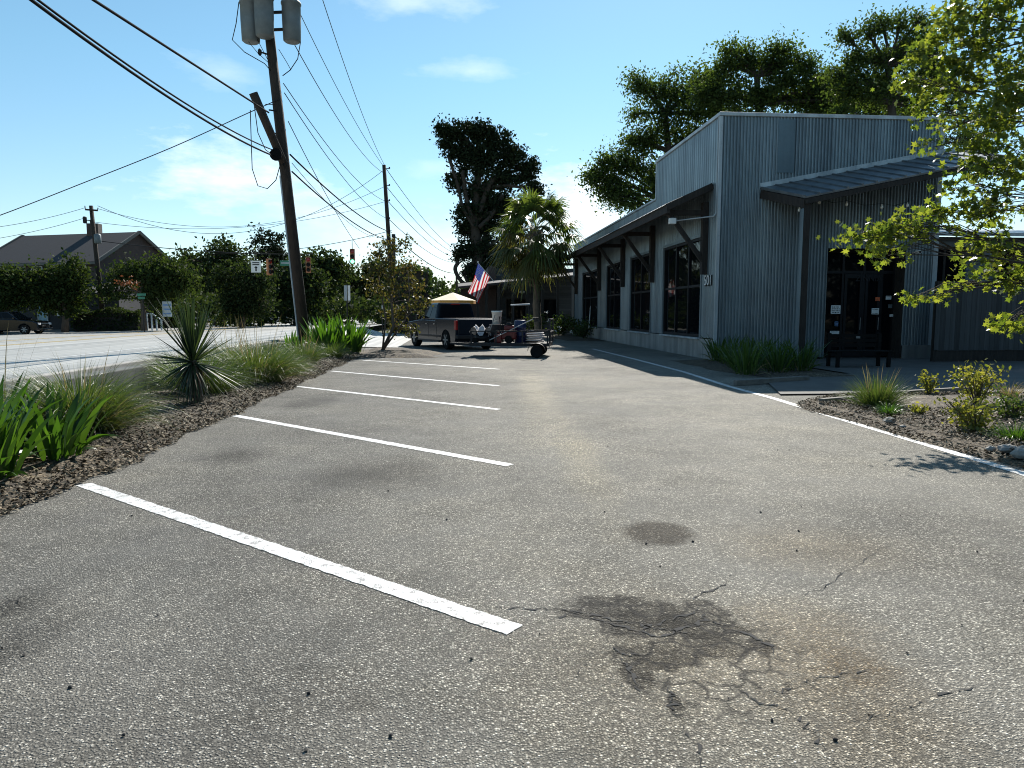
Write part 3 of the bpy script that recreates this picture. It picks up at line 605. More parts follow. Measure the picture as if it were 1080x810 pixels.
# windows
for k, (ya, yb) in enumerate(wins):
    f = MB(); t = .09; X0, X1 = BX+.02, BX+.14
    for (a, b, c, d) in [(ya, ya+t, ZS, ZH), (yb-t, yb, ZS, ZH), (ya+t, yb-t, ZS, ZS+t), (ya+t, yb-t, ZH-t, ZH)]: f.box(X0, X1, a, b, c, d)
    nv = 3 if k in (0,) else 2; zt = 2.42
    for i in range(1, nv): y = ya+(yb-ya)*i/nv; f.box(X0+.02, X1-.01, y-.05, y+.05, ZS+t, ZH-t)
    f.box(X0+.03, X1-.02, ya+t, yb-t, zt-.04, zt+.04)
    fo = f.build('window', 'black', shop)
    MB().box(BX+.09, BX+.10, ya+t, yb-t, ZS+t, ZH-t).build('pane', 'glass', fo)
    MB().box(BX-.12, BX+.0, ya-.06, yb+.06, ZS-.07, ZS-.005).build('sill', 'trim', fo, bevel=.008)
    MB().box(BX-.03, BX+.02, ya-.09, ya, ZS, ZH+.09).box(BX-.03, BX+.02, yb, yb+.09, ZS, ZH+.09).box(BX-.03, BX+.02, ya, yb, ZH, ZH+.09).build('trim', 'sheet', fo)
# awning
EXX, EZZ = 6.7, 4.93; AY0 = BY+.45; sl_ = (ZA-EZZ)/(BX-EXX)
m = MB(); n = int((FE+.6-AY0)/.18*4); vs = []; fs = []
for i in range(n+1):
    y = AY0+(FE+.6-AY0)*i/n; dz = .014*sin(2*pi*(y-AY0)/.18); vs += [(EXX-.06, y, EZZ-.06*sl_+dz), (BX-.02, y, ZA+dz)]
for i in range(n): fs.append((2*i, 2*i+1, 2*i+3, 2*i+2))
m.add(vs, fs); aw = m.build('awning', 'roofm', shop)
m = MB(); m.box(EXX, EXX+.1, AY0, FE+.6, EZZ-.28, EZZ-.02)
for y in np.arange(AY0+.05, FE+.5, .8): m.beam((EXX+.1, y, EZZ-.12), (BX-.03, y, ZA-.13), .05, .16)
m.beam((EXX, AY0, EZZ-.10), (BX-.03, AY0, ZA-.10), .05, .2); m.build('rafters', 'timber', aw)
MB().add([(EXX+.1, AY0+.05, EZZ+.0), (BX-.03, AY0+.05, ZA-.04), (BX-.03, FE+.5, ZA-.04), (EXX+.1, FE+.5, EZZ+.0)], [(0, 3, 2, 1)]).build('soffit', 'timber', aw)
# the triangular cheek of boards under the awning's near end
MB().prism([(0, 0)], 0, 0) if False else None
for y in [Yat(744, BX), Yat(689, BX), Yat(658, BX), Yat(633, BX), Yat(609, BX)]:
    m = MB(); m.box(BX-.2, BX-.012, y-.11, y+.11, 2.75, 5.05); m.beam((BX-.2, y, 4.72), (EXX+.05, y, 4.72), .14, .16); m.beam((BX-.12, y, 3.15), (EXX+.22, y, 4.68), .12, .14); m.build('bracket', 'timber', shop, bevel=.008)
# porch roof over the entrance: tilted standing-seam sheet
A_ = P(803, 199, BY); C_ = P(1010, 160, BY); B_ = P(849, 208, 19.5); D_ = P(1060, 166, 19.5)
nrm = (C_-A_).cross(B_-A_).normalized(); nrm = nrm if nrm.z > 0 else -nrm
m = MB(); m.add([A_+nrm*.02, C_+nrm*.02, D_+nrm*.02, B_+nrm*.02, A_-nrm*.03, C_-nrm*.03, D_-nrm*.03, B_-nrm*.03], [(0, 3, 2, 1), (4, 5, 6, 7), (0, 4, 7, 3), (3, 7, 6, 2), (1, 2, 6, 5), (0, 1, 5, 4)])
for i in range(15): t = i/14; m.beam(A_.lerp(C_, t)+nrm*.03, B_.lerp(D_, t)+nrm*.03, .05, .07, up=nrm)
pr = m.build('porch_roof', 'roofm', shop)
m = MB(); dn = Vector((0, 0, -1)); m.beam(B_+dn*.12, D_+dn*.12, .06, .14); m.beam(A_+dn*.17, B_+dn*.17, .06, .24)
for i in range(1, 10): t = i/10; m.beam(A_.lerp(C_, t)+dn*.13, B_.lerp(D_, t)+dn*.13, .05, .16)
m.add([A_+dn*.05, C_+dn*.05, D_+dn*.05, B_+dn*.05], [(0, 1, 2, 3)])
m.build('rafters', 'timber', pr)
MB().beam(A_+Vector((-.05, -.02, .09)), C_+Vector((0, -.02, .09)), .03, .14).build('flashing', 'trim', pr)
pp = P(845.5, 330, 19.62); m = MB(); m.box(pp.x-.1, pp.x+.1, pp.y-.09, pp.y+.09, .03, B_.z-.08); m.build('porch_post', 'timber', shop, bevel=.01)
MB().box(pp.x-.13, pp.x-.103, pp.y-.09, pp.y+.09, .03, B_.z-.3).build('downspout', 'sheet', shop)
# entrance: storefront frame, two doors, transoms, paper notices
YE = BY+.5; fr = MB(); t = .08; yd = YE+.02
MB().box(EX0-.03, EX0, BY+.03, YE+.14, 0, EZ+.03).build('shading_recess_wall', 'timber', shop); MB().box(EX1, EX1+.03, BY+.03, YE+.14, 0, EZ+.03).build('shading_recess_wall', 'timber', shop); MB().box(EX0, EX1, BY+.03, YE+.14, EZ+.003, EZ+.03).build('shading_recess_ceiling', 'timber', shop)  # set-back, side walls and ceiling added to darken the entrance
def ex(px): return P(px, 330, YE).x
xs = [EX0, ex(888), ex(910), ex(929), EX1]; ztr = P(900, 287, YE).z
xs[1] = max(xs[1], EX0+.35)
for x in xs: fr.box(x-t/2, x+t/2, yd, yd+.12, .03, EZ)
for z in (EZ-.04, ztr, .12): fr.box(EX0, EX1, yd+.01, yd+.11, z-.045, z+.045)
ent = fr.build('entrance', 'black', shop)
MB().box(EX0+.03, EX1-.03, yd+.06, yd+.07, .1, EZ-.02).build('pane', 'glass', ent)
for a, b in ((xs[1], xs[2]), (xs[2], xs[3])):
    d = MB()
    for (p, q, z0, z1) in [(a+.05, a+.14, .06, ztr-.06), (b-.14, b-.05, .06, ztr-.06), (a+.14, b-.14, .06, .3), (a+.14, b-.14, ztr-.2, ztr-.06)]: d.box(p, q, yd-.02, yd+.03, z0, z1)
    do = d.build('door', 'black', shop)
    MB().tube([(b-.1, yd-.06, .95), (b-.1, yd-.06, 1.35)], .014, 8).build('handle', 'steel', do)
def notice(px0, px1, py0, py1, mat, parent=shop, marks=0, name='notice'):
    a, b = P(px0, py1, YE), P(px1, py0, YE); y = yd-.025
    o = MB().box(a.x, b.x, y-.004, y, a.z, b.z).build(name, mat, parent)
    if marks:
        m = MB(); w_, h_ = b.x-a.x, b.z-a.z
        for r in range(marks): 
            zz = b.z-h_*(.2+.65*r/max(1, marks-1)); x = a.x+w_*.12
            while x < b.x-w_*.15:
                l = random.uniform(.06, .16)*w_; m.box(x, min(x+l, b.x-w_*.1), y-.007, y-.0045, zz-h_*.05, zz+h_*.05); x += l+w_*.06
        m.build('lettering', 'black', o)
    return o
notice(876, 886.5, 322, 331, 'white', marks=4); notice(875, 885, 349, 354, 'white', marks=2); notice(919, 927, 325, 331.5, 'bucket', marks=2); notice(923, 928, 313.5, 317.5, 'stickero')
notice(934, 940, 312, 316, 'white', marks=1); notice(936.5, 941, 321, 325, 'trans', marks=1); notice(938, 944, 331.5, 334, 'white'); notice(880, 884, 339, 344, 'stickerb', marks=2)
# lettering over the door: worn grey letters whose shapes can just be made out
def text(s, size, loc, rot, mat, parent, name='lettering', ext=.004, align='CENTER'):
    c = bpy.data.curves.new(name, 'FONT'); c.body = s; c.size = size; c.extrude = ext; c.align_x = align; c.align_y = 'CENTER'
    ob = bpy.data.objects.new(name+'_tmp', c); COL.objects.link(ob); dg = bpy.context.evaluated_depsgraph_get()
    me = bpy.data.meshes.new_from_object(ob.evaluated_get(dg)); bpy.data.objects.remove(ob)
    me.materials.clear(); mx = Matrix.Translation(Vector(loc)) @ Matrix.Rotation(rot[2], 4, 'Z') @ Matrix.Rotation(rot[0], 4, 'X'); me.transform(mx); me.name = name
    return link_mesh(name, me, mat, parent)
c = P(916, 294, YE); text('ZINNIA', .27, (c.x, yd-.03, c.z), (pi/2, 0, 0), 'darksteel', shop)
# house number on the corner pier, conduit and floodlight
yn = Yat(747, BX); hz_ = P(747, 296, yn).z; hn_ = text('501', .50, (BX-.03, yn-.04, hz_-.02), (pi/2, 0, -pi/2), 'black', shop, 'house_number', .010); text('501', .46, (BX-.046, yn, hz_), (pi/2, 0, -pi/2), 'white', hn_, 'digits', .004)  # black offset copy stands in for the shadow behind the white digits
yc = Yat(753.2, BX); zc = P(753, 228, yc).z
m = MB(); m.tube([(BX-.035, yc, TOPZ), (BX-.035, yc, zc+.1), (BX-.1, yc, zc)], .02, 8); m.tube([(BX-.1, yc, zc), (BX-1.15, yc+.6, zc-.08)], .02, 8); m.build('conduit', 'trim', shop)
fl = MB(); q = Vector((BX-1.2, yc+.62, zc-.08)); fl.box(q.x-.14, q.x+.08, q.y-.08, q.y+.08, q.z-.10, q.z+.09).build('floodlight', 'white', shop, bevel=.02)
# end bay of rough boards beyond the last pier
MB().box(BX-.1, BX-.04, Yat(606, BX), FE, .05, 4.0).build('board_panel', 'boardsY', shop)
# security camera
q = P(967.5, 266, BY-.12); cm = empty('security_camera', q, 'small white security camera on the corrugated wall right of the glass entrance', 'camera')
MB().lathe((q.x, q.y-.14, q.z), [(.055, 0), (.06, .02), (.06, .2), (.05, .22)], 14, axis='y').build('housing', 'white', cm, True)
MB().lathe((q.x, q.y-.15, q.z), [(.04, 0), (.04, .012)], 14, axis='y').build('lens', 'black', cm)
MB().tube([(q.x, q.y+.02, q.z), (q.x+.02, q.y+.07, q.z+.06), (q.x+.02, q.y+.115, q.z+.06)], .018, 8).build('bracket', 'white', cm)
# string lights
pts = [P(835, 215, 20.4), P(843, 222, 20), P(864, 214, 20.2), P(893, 216, 20.3), P(930, 219, 20.4), P(957, 217, 20.5)]
sg = empty('string_lights', pts[0], 'string of small clear bulbs hung under the porch roof', 'string lights')
m = MB()
for a, b in zip(pts[:-1], pts[1:]): m.tube([a+Vector((0, 0, .12)), a.lerp(b, .5)+Vector((0, 0, .03)), b+Vector((0, 0, .12))], .006, 5)
m.build('cord', 'cable', sg)
for p in pts: o = MB().lathe((p.x, p.y, p.z-.02), [(.012, .13), (.016, .09), (.04, .04), (.034, 0), (.01, -.02)], 10).build('bulb', 'bulb', sg, True)
# bench by the post
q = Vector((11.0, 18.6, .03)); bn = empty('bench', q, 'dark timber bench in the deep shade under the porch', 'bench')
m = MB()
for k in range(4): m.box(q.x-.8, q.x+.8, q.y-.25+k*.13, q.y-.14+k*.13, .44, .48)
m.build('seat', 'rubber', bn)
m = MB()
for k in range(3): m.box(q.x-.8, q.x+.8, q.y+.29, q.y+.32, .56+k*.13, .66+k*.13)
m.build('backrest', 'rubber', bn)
for sx in (-.72, .72):
    for sy in (-.2, .28): MB().box(q.x+sx-.04, q.x+sx+.04, q.y+sy-.04, q.y+sy+.04, .03, .44 if sy < 0 else .95).build('leg', 'rubber', bn)
MB().box(q.x+.05, q.x+.17, q.y+.282, q.y+.288, .80, .86).build('plaque', 'steel', bn)
# pole leaning on the side wall
o = MB().tube([Vector((BX-.75, Yat(627, BX)-2, .0)), Vector((BX-.06, Yat(619, BX)-1.5, 1.9))], .028, 8).build('leaning_pole', 'white'); tag(o, 'thin pale pole leaning against the shop wall below the windows', 'pole')

# right wing: plank fence and grey siding annex
fx0 = P(987, 330, 20.4).x
fn = empty('plank_fence', (fx0, 20.4, 0), 'tall dark plank fence right of the glass entrance', 'fence')
MB().box(fx0, fx0+9, 20.4, 20.45, .38, 2.36).build('planks', 'boards', fn); MB().box(fx0-.03, fx0+9, 20.36, 20.48, 2.364, 2.44).build('cap_rail', 'timber', fn)
for k in range(4): MB().box(fx0+.02+k*2.4, fx0+.14+k*2.4, 20.452, 20.56, 0, 2.36).build('post', 'timber', fn)
MB().box(fx0, fx0+9, 20.42, 20.44, .0, .37).build('kickboard', 'timber', fn)
an = empty('annex_building', (BR+.1, 24, 0), 'low grey sided annex behind the plank fence', 'annex')
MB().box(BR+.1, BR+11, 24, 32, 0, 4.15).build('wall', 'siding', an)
MB().add([(BR+.06, 23.5, 4.25), (BR+11.4, 23.5, 4.25), (BR+11.4, 32, 5.4), (BR+.06, 32, 5.4), (BR+.06, 23.5, 4.13), (BR+11.4, 23.5, 4.13), (BR+11.4, 32, 5.28), (BR+.06, 32, 5.28)], [(0, 1, 2, 3), (7, 6, 5, 4), (0, 4, 5, 1), (1, 5, 6, 2), (3, 2, 6, 7), (0, 3, 7, 4)]).build('roof', 'trim', an)
for xw in (BR+.9, BR+3.6):
    f = MB()
    for (a, b, c, d) in [(0, .09, 2.5, 3.8), (1.51, 1.6, 2.5, 3.8), (.09, 1.51, 2.5, 2.59), (.09, 1.51, 3.71, 3.8), (.76, .84, 2.59, 3.71)]: f.box(xw+a, xw+b, 23.93, 23.997, c, d)
    fo = f.build('window', 'timber', an); MB().box(xw+.09, xw+1.51, 23.96, 23.97, 2.59, 3.71).build('pane', 'glass', fo)

# next building beyond the palm: brick end, grey box, lean-to porch
nb = empty('neighbor_building', P(545, 345, 54), 'dark low building with brick corner and shed porch beyond the palm', 'building')
a0 = P(500, 345, 54).x; a1 = P(600, 345, 54).x; ax = P(523, 300, 54).x; bxx = P(515, 300, 54).x
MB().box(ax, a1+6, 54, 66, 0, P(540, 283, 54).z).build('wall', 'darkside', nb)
MB().box(bxx, ax-.01, 53.9, 60, 0, P(519, 281, 54).z).build('brick_corner', 'brick', nb)
zt = P(550, 286, 52).z
MB().add([(a0-1.2, 50.5, 3.35), (a1+2, 50.5, 4.4), (a1+2, 53.98, 4.75), (a0-1.2, 53.98, 3.7), (a0-1.2, 50.5, 3.2), (a1+2, 50.5, 4.25), (a1+2, 53.98, 4.6), (a0-1.2, 53.98, 3.55)], [(0, 1, 2, 3), (7, 6, 5, 4), (0, 4, 5, 1), (1, 5, 6, 2), (3, 2, 6, 7), (0, 3, 7, 4)]).build('porch_roof', 'shingle', nb)
for px_ in (504, 513, 526, 541, 556, 572, 588): x = P(px_, 330, 50.7).x; MB().box(x-.09, x+.09, 50.6, 50.78, 0, 3.3+.13*(x-a0)).build('porch_post', 'boardsY', nb)
MB().box(a0-1, ax, 53.5, 53.6, 0, 3.3).build('shop_front', 'brick', nb)
MB().box(a0-1, a1, 50.8, 50.85, 1.0, 1.1).box(a0-1, a1, 50.8, 50.85, .2, .28).build('railing', 'timber', nb)
for px_ in (549, 552): c = P(px_, 308, 52); MB().lathe((c.x, c.y, c.z), [(.02, .1), (.12, .05), (.13, 0), (.05, -.08)], 10).build('porch_lamp', 'bulb', nb)
for xa in (ax+.8, ax+3.2):
    f = MB().box(xa-.06, xa+1.5, 53.93, 53.996, .9, .98).box(xa-.06, xa+1.5, 53.93, 53.996, 2.5, 2.58).box(xa-.06, xa+.02, 53.93, 53.996, .98, 2.5).box(xa+1.42, xa+1.5, 53.93, 53.996, .98, 2.5).build('window', 'timber', nb)
    MB().box(xa+.02, xa+1.42, 53.96, 53.98, .98, 2.5).build('pane', 'glass', f)
# flag on a slanted pole
fb = P(521, 297, 50.4); ft = P(504, 277, 49.4)
fg = empty('flag', fb, 'american flag hanging from a slanted pole on the dark porch', 'flag')
MB().tube([fb, ft], .025, 8).build('flagpole', 'white', fg); MB().lathe((ft.x, ft.y, ft.z-.03), [(.02, 0), (.06, .04), (.05, .09), (.01, .12)], 10).build('finial', 'trim', fg)
V = []; F = []; mi = []; nu, nv = 26, 26
along = (fb-ft).normalized()
for j in range(nv+1):
    for i in range(nu+1):
        u, v = i/nu, j/nv                                # u along fly (falls down), v along hoist (13 stripes)
        p = ft+along*(.05+v*1.4); dwn = Vector((-.38, .0, -1)).normalized()
        p = p+dwn*(u*2.0)+Vector((.10*sin(v*9+u*3)*(.3+u), .14*sin(v*7+u*5)*(.4+u), 0)); V.append(tuple(p))
for j in range(nv):
    for i in range(nu):
        a = j*(nu+1)+i; F.append((a, a+1, a+nu+2, a+nu+1)); s = j//2
        mi.append(2 if (i < nu*.4 and s < 7) else (0 if s % 2 == 0 else 1))
np_mesh('cloth', np.array(V), np.array(F), ['flagred', 'flagwhite', 'flagblue'], fg, True, np.array(mi))
st = MB()
for r in range(6):
    for c in range(7):
        u, v = (.03+.4*.94*(c+.5)/7), (.02+.52*(r+.5)/6)
        p = ft+along*(.05+v*1.4)+Vector((-.38, .0, -1)).normalized()*(u*2.0)+Vector((.10*sin(v*9+u*3)*(.3+u), .14*sin(v*7+u*5)*(.4+u), 0)); st.lathe((p.x, p.y-.02, p.z), [(.035, 0), (.035, .004)], 5, axis='y')
st.build('stars', 'flagwhite', fg)
# patio umbrella behind the truck
uc = P(478, 345, 41); uc.z = 0; um = empty('patio_umbrella', uc, 'cream and orange patio umbrella showing above the pickup cab', 'umbrella')
MB().tube([uc, uc+Vector((0, 0, 2.62))], .03, 8).build('pole', 'timber', um); MB().lathe((uc.x, uc.y, 0), [(.3, 0), (.3, .05), (.06, .1), (.05, .3)], 14).build('base', 'darksteel', um)
m = MB(); n = 8; vs = [tuple(uc+Vector((0, 0, 2.66)))]; R_ = 1.35
for k in range(n): a = 2*pi*(k+.3)/n; vs.append((uc.x+R_*cos(a), uc.y+R_*sin(a), 2.2))
for k in range(n): a = 2*pi*(k+.3)/n; vs.append((uc.x+R_*cos(a), uc.y+R_*sin(a), 2.02))
m.add(vs, [(0, 1+k, 1+(k+1) % n) for k in range(n)]); 
for k in range(n): m.add([vs[1+k], vs[9+k], vs[9+(k+1) % n], vs[1+(k+1) % n]], [(0, 1, 2, 3)], 1)
m.build('canopy', ['cream', 'orange'], um)
m = MB()
for k in range(n): m.beam(uc+Vector((0, 0, 2.6)), Vector(vs[1+k])+Vector((0, 0, -.03)), .02, .03)
m.build('ribs', 'timber', um)

# ------------------------------------------------------------------ vehicles
def arch(yc, r, z0, n=10, zc=.36): return [(yc+r*cos(a), max(z0, zc+r*sin(a))) for a in [pi*i/n for i in range(n+1)]]
def wheel(root, x, y, r=.36, wd=.25, rim='steel'):
    sx = 1 if x > 0 else -1; h = bpy.data.objects.new('wheel', None); COL.objects.link(h); h.parent = root; OFF[h.name] = Vector((0, 0, 0)); h.location = (x, y, r); h.empty_display_size = .1
    MB().lathe((0, 0, 0), [(r*.62, -wd/2), (r*.92, -wd/2), (r, -wd/2+.04), (r, wd/2-.04), (r*.92, wd/2), (r*.62, wd/2)], 28, axis='x').build('tyre', 'rubber', h, False)
    m = MB(); m.lathe((0, 0, 0), [(r*.64, -wd*.46), (r*.64, wd*.3)], 24, axis='x')
    for k in range(6): a = 2*pi*k/6; m.beam((sx*wd*.44, 0, 0), (sx*wd*.44, r*.6*cos(a), r*.6*sin(a)), .06, .05, up=(1, 0, 0))
    m.lathe((sx*wd*.42, 0, 0), [(.07, -.02), (.07, .03)], 12, axis='x'); m.build('rim', rim, h)
def quad_on(m, p, off): m.add([tuple(Vector(q)+Vector(off)) for q in p], [tuple(range(len(p)))])
def greenhouse(root, yb0, yb1, yt0, yt1, zb, zt, wb, wt, paint, glassname='window', parts=None, pillars=()):
    """cab: frustum from base (yb0 rear..yb1 front) to roof; windows as panes set 6 mm proud"""
    m = MB(); B = [(-wb, yb0, zb), (wb, yb0, zb), (wb, yb1, zb), (-wb, yb1, zb)]; T = [(-wt, yt0, zt), (wt, yt0, zt), (wt, yt1, zt), (-wt, yt1, zt)]
    m.add(B+T, [(3, 2, 1, 0), (4, 5, 6, 7), (0, 1, 5, 4), (1, 2, 6, 5), (2, 3, 7, 6), (3, 0, 4, 7)]); m.build('cab', paint, root, bevel=.06, seg=3)
    def lerp2(a, b, c, d, u, v): return (Vector(a).lerp(Vector(b), u)).lerp(Vector(d).lerp(Vector(c), u), v)
    def pane(name, a, b, c, d, u0, u1, v0, v1, n):
        q = [lerp2(a, b, c, d, u, v)+Vector(n)*.008 for u, v in ((u0, v0), (u1, v0), (u1, v1), (u0, v1))]; q2 = [p-Vector(n)*.012 for p in q]
        MB().add([tuple(p) for p in q+q2], [(0, 1, 2, 3), (7, 6, 5, 4), (0, 4, 5, 1), (1, 5, 6, 2), (2, 6, 7, 3), (3, 7, 4, 0)]).build(name, 'cglass', root)
    pane('rear_window', B[1], B[0], T[0], T[1], .08, .92, .12, .88, (0, -1, .3)); pane('windshield', B[3], B[2], T[2], T[3], .06, .94, .08, .9, (0, .8, .6))
    for s in (-1, 1):
        a, b, c, d = (B[0], B[3], T[3], T[0]) if s < 0 else (B[1], B[2], T[2], T[1])
        cuts = [.05]+list(pillars)+[.95]
        for u0, u1 in zip(cuts[:-1], cuts[1:]): pane('side_window', a, b, c, d, u0+.015, u1-.015, .1, .88, (s, 0, .15))
def pickup(loc, rz):
    r = empty('pickup_truck', loc, 'dark blue grey pickup truck parked by the mulch island', 'pickup truck', rz=rz, local=True)
    za = .32; f, b = 1.85, -1.75
    prof = [(-2.75, .5), (-2.75, 1.22)]+[(-2.7, 1.27), (-.62, 1.27), (-.62, 1.2), (1.05, 1.2), (1.25, 1.2), (2.55, 1.1), (2.78, 1.0), (2.8, .5), (2.72, za)]
    prof += [(f+.5, za)]+arch(f, .46, za)[0:]+[(f-.5, za)]+[(b+.5, za)]+arch(b, .46, za)+[(b-.5, za), (-2.65, za)]
    m = MB(); m.prism(prof, -.98, .98); m.build('body', 'truck', r, bevel=.04, seg=3)
    greenhouse(r, -.62, 1.25, -.5, .55, 1.2, 1.93, .93, .76, 'truck', pillars=(.42,))
    MB().box(-.9, .9, -2.62, -.7, 1.262, 1.285).build('bed_cover', 'black', r)
    MB().box(-.88, .88, -2.80, -2.757, .62, 1.24).build('tailgate', 'truck', r, bevel=.02)
    MB().box(-.97, .97, -2.92, -2.76, .46, .62).build('rear_bumper', 'darksteel', r, bevel=.03); MB().box(-.97, .97, 2.76, 2.93, .4, .68).build('front_bumper', 'darksteel', r, bevel=.03)
    MB().box(-.8, .8, 2.785, 2.83, .72, 1.0).build('grille', 'darksteel', r, bevel=.02)
    for s in (-1, 1):
        MB().box(s*.99-.09 if s > 0 else s*.99, s*.99 if s > 0 else s*.99+.09, -2.785, -2.6, .82, 1.2).build('tail_light', 'redlens', r, bevel=.015)
        MB().box(s*.82-.14, s*.82+.14, 2.74, 2.80, .82, 1.02).build('headlight', 'lens', r, bevel=.02)
        MB().box(min(s*.99, s*1.2), max(s*.99, s*1.2), .95, 1.1, 1.22, 1.44).build('mirror', 'black', r, bevel=.03)
        for y in (-.35, .55):
            d = MB(); d.box(min(s*.981, s*.985), max(s*.981, s*.985), y-.42, y-.405, .45, 1.18).build('door_seam', 'black', r); MB().box(min(s*.98, s*1.01), max(s*.98, s*1.01), y-.3, y-.12, 1.02, 1.06).build('door_handle', 'chrome', r)
        MB().box(min(s*.9, s*1.05), max(s*.9, s*1.05), -1.2, 1.3, .30, .36).build('side_step', 'black', r, bevel=.015)
        MB().box(min(s*.97, s*1.0), max(s*.97, s*1.0), -1.2, 1.3, .50, .58).build('side_molding', 'black', r, bevel=.01)
        for y in (b, f): wheel(r, s*.86, y, .40, .27)
    MB().box(-.2, .2, -.6, -.56, 1.85, 1.9).build('brake_light', 'redlens', r); MB().tube([(0, -2.9, .45), (0, -3.15, .42)], .04, 8).build('hitch', 'darksteel', r)
    return r
pk_b, pk_f = G(473, 368.6), G(434, 364.2); d = (pk_f-pk_b).normalized(); left = Vector((-d.y, d.x, 0))
ctr = pk_b+d*1.75-left*.86; pickup((ctr.x, ctr.y, 0), atan2(-d.x, d.y))
def sedan(loc, rz, paint, label, group=None, parts=True, tall=1.0, name='parked_car'):
    r = empty(name, loc, label, 'car', group, rz, True); za = .24; f, b = 1.35, -1.3; T = tall
    prof = [(-2.25, .4), (-2.28, .72*T), (-2.15, .98*T), (-1.5, 1.0*T), (.85, .96*T), (1.9, .86*T), (2.2, .72*T), (2.25, .45), (2.15, za), (f+.42, za)]+arch(f, .37, za, zc=.32)+[(f-.42, za), (b+.42, za)]+arch(b, .37, za, zc=.32)+[(b-.42, za), (-2.15, za)]
    MB().prism(prof, -.88, .88).build('body', paint, r, bevel=.06, seg=3)
    greenhouse(r, -1.75, .95, -1.05, .2, .95*T, 1.42*T+.02, .83, .64, paint, pillars=(.3, .66))
    for s in (-1, 1):
        MB().box(s*.62-.16, s*.62+.16, 2.14, 2.22, .6*T, .74*T).build('headlight', 'lens', r, bevel=.02); MB().box(s*.66-.18, s*.66+.18, -2.29, -2.2, .66*T, .84*T).build('tail_light', 'redlens', r, bevel=.02)
        MB().box(min(s*.87, s*1.03), max(s*.87, s*1.03), .72, .84, .95*T, 1.1*T).build('mirror', paint, r, bevel=.03)
        for y in (b, f): wheel(r, s*.78, y, .33, .2)
    MB().box(-.5, .5, 2.235, 2.27, .48, .62).build('grille', 'black', r, bevel=.02); MB().box(-.78, .78, 2.2, 2.28, .3, .42).build('bumper', paint, r, bevel=.03)
    return r
g = G(12, 352.5, .06); sedan((g.x, g.y, .06), -pi/2, 'blackcar', 'black car on the far lane entering at the photo edge', tall=1.05, name='black_car')
for px_, mt, lb in ((222, 'silver', 'silver car parked under the trees nearest the white notice board'), (262, 'whitecar', 'white car parked under the trees behind the road, between two greyer cars'), (292, 'silver', 'grey car under the trees just left of the transformer pole')):
    q = P(px_, 338, 92); sedan((q.x, 92, .1), -pi/2+random.uniform(-.2, .2), mt, lb, 'cars parked under the trees across the road')

# utility trailer and its load
tl = G(540, 375.5); trz = radians(-12)
tr = empty('utility_trailer', (tl.x, tl.y, 0), 'low black open utility trailer loaded with yard equipment behind the pickup', 'trailer', rz=trz, local=True)
m = MB(); m.box(-1.3, 1.3, -.72, .72, .42, .47); m.build('deck', 'greywood', tr)
m = MB()
for y in (-.76, .76): m.box(-1.36, 1.36, y-.03, y+.03, .38, .48)
for x in (-1.33, 1.33): m.box(x-.03, x+.03, -.73, .73, .38, .48)
m.beam((-1.33, -.5, .42), (-2.2, 0, .44), .07, .07); m.beam((-1.33, .5, .42), (-2.2, 0, .44), .07, .07); m.build('frame', 'darksteel', tr)
m = MB()
for y in (-.76, .76):
    for x in (-1.3, -.45, .45, 1.3): m.box(x-.022, x+.022, y-.022, y+.022, .482, .86)
    m.box(-1.33, 1.33, y-.02, y+.02, .862, .90)
m.build('side_rail', 'darksteel', tr)
for s in (-1, 1):
    wheel(tr, .95, s*.92, .21, .17)
for o in list(tr.children):
    if o.name.startswith('wheel'): o.rotation_euler = (0, 0, pi/2)
for s in (-1, 1): MB().add([(.95+.30*cos(a), s*.92+dy, .24+.26*sin(a)) for a in [pi*i/8 for i in range(9)] for dy in (-.13, .13)], [(2*i, 2*i+1, 2*i+3, 2*i+2) for i in range(8)]).build('fender', 'black', tr)
m = MB(); m.box(1.36, 1.40, -.7, .7, .5, 1.25); 
MB().box(1.35, 1.4, -.72, -.68, .48, 1.3).box(1.35, 1.4, .68, .72, .48, 1.3).box(1.35, 1.4, -.68, .68, 1.26, 1.3).box(1.35, 1.4, -.68, .68, .84, .88).build('ramp_gate', 'darksteel', tr)
trm = Matrix.Translation((tl.x, tl.y, 0)) @ Matrix.Rotation(trz, 4, 'Z')
def on_trailer(x, y, z=.47): return trm @ Vector((x, y, z))
def loadthing(name, x, y, label, cat, z=.472): return empty(name, on_trailer(x, y, z), label, cat, rz=trz, local=True)
b = loadthing('bucket', -.55, .1, 'white plastic bucket standing high among the load on the trailer', 'bucket', .472)
MB().lathe((0, 0, .0), [(.24, 0), (.27, .62)], 18).build('crate_stand', 'darksteel', b); MB().lathe((0, 0, .63), [(.15, 0), (.18, .42), (.19, .42), (.19, .47), (.165, .47)], 20).build('pail', 'bucket', b, True)
MB().tube([(-.18, 0, 1.04), (-.15, 0, .88), (0, -.2, .80), (.15, 0, .88), (.18, 0, 1.04)], .008, 6).build('handle', 'steel', b)
b = loadthing('pressure_washer', -.05, -.35, 'red wheeled pressure washer at the front of the trailer load', 'pressure washer')
MB().box(-.25, .25, -.2, .2, .12, .42).build('tank', 'red', b, bevel=.06); MB().box(-.16, .16, -.15, .15, .43, .6).build('engine', 'red', b, bevel=.04); MB().lathe((0, 0, .6), [(.12, 0), (.12, .06), (.09, .09)], 14).build('recoil_cap', 'black', b)
m = MB(); m.tube([(-.25, .2, .3), (-.3, .25, .9), (-.3, -.25, .9), (-.25, -.2, .3)], .015, 8); m.build('handlebar', 'black', b)
for s in (-1, 1): MB().lathe((0, s*.24, .13), [(.05, -.03), (.13, -.03), (.13, .03), (.05, .03)], 16, axis='y').build('wheel', 'rubber', b)
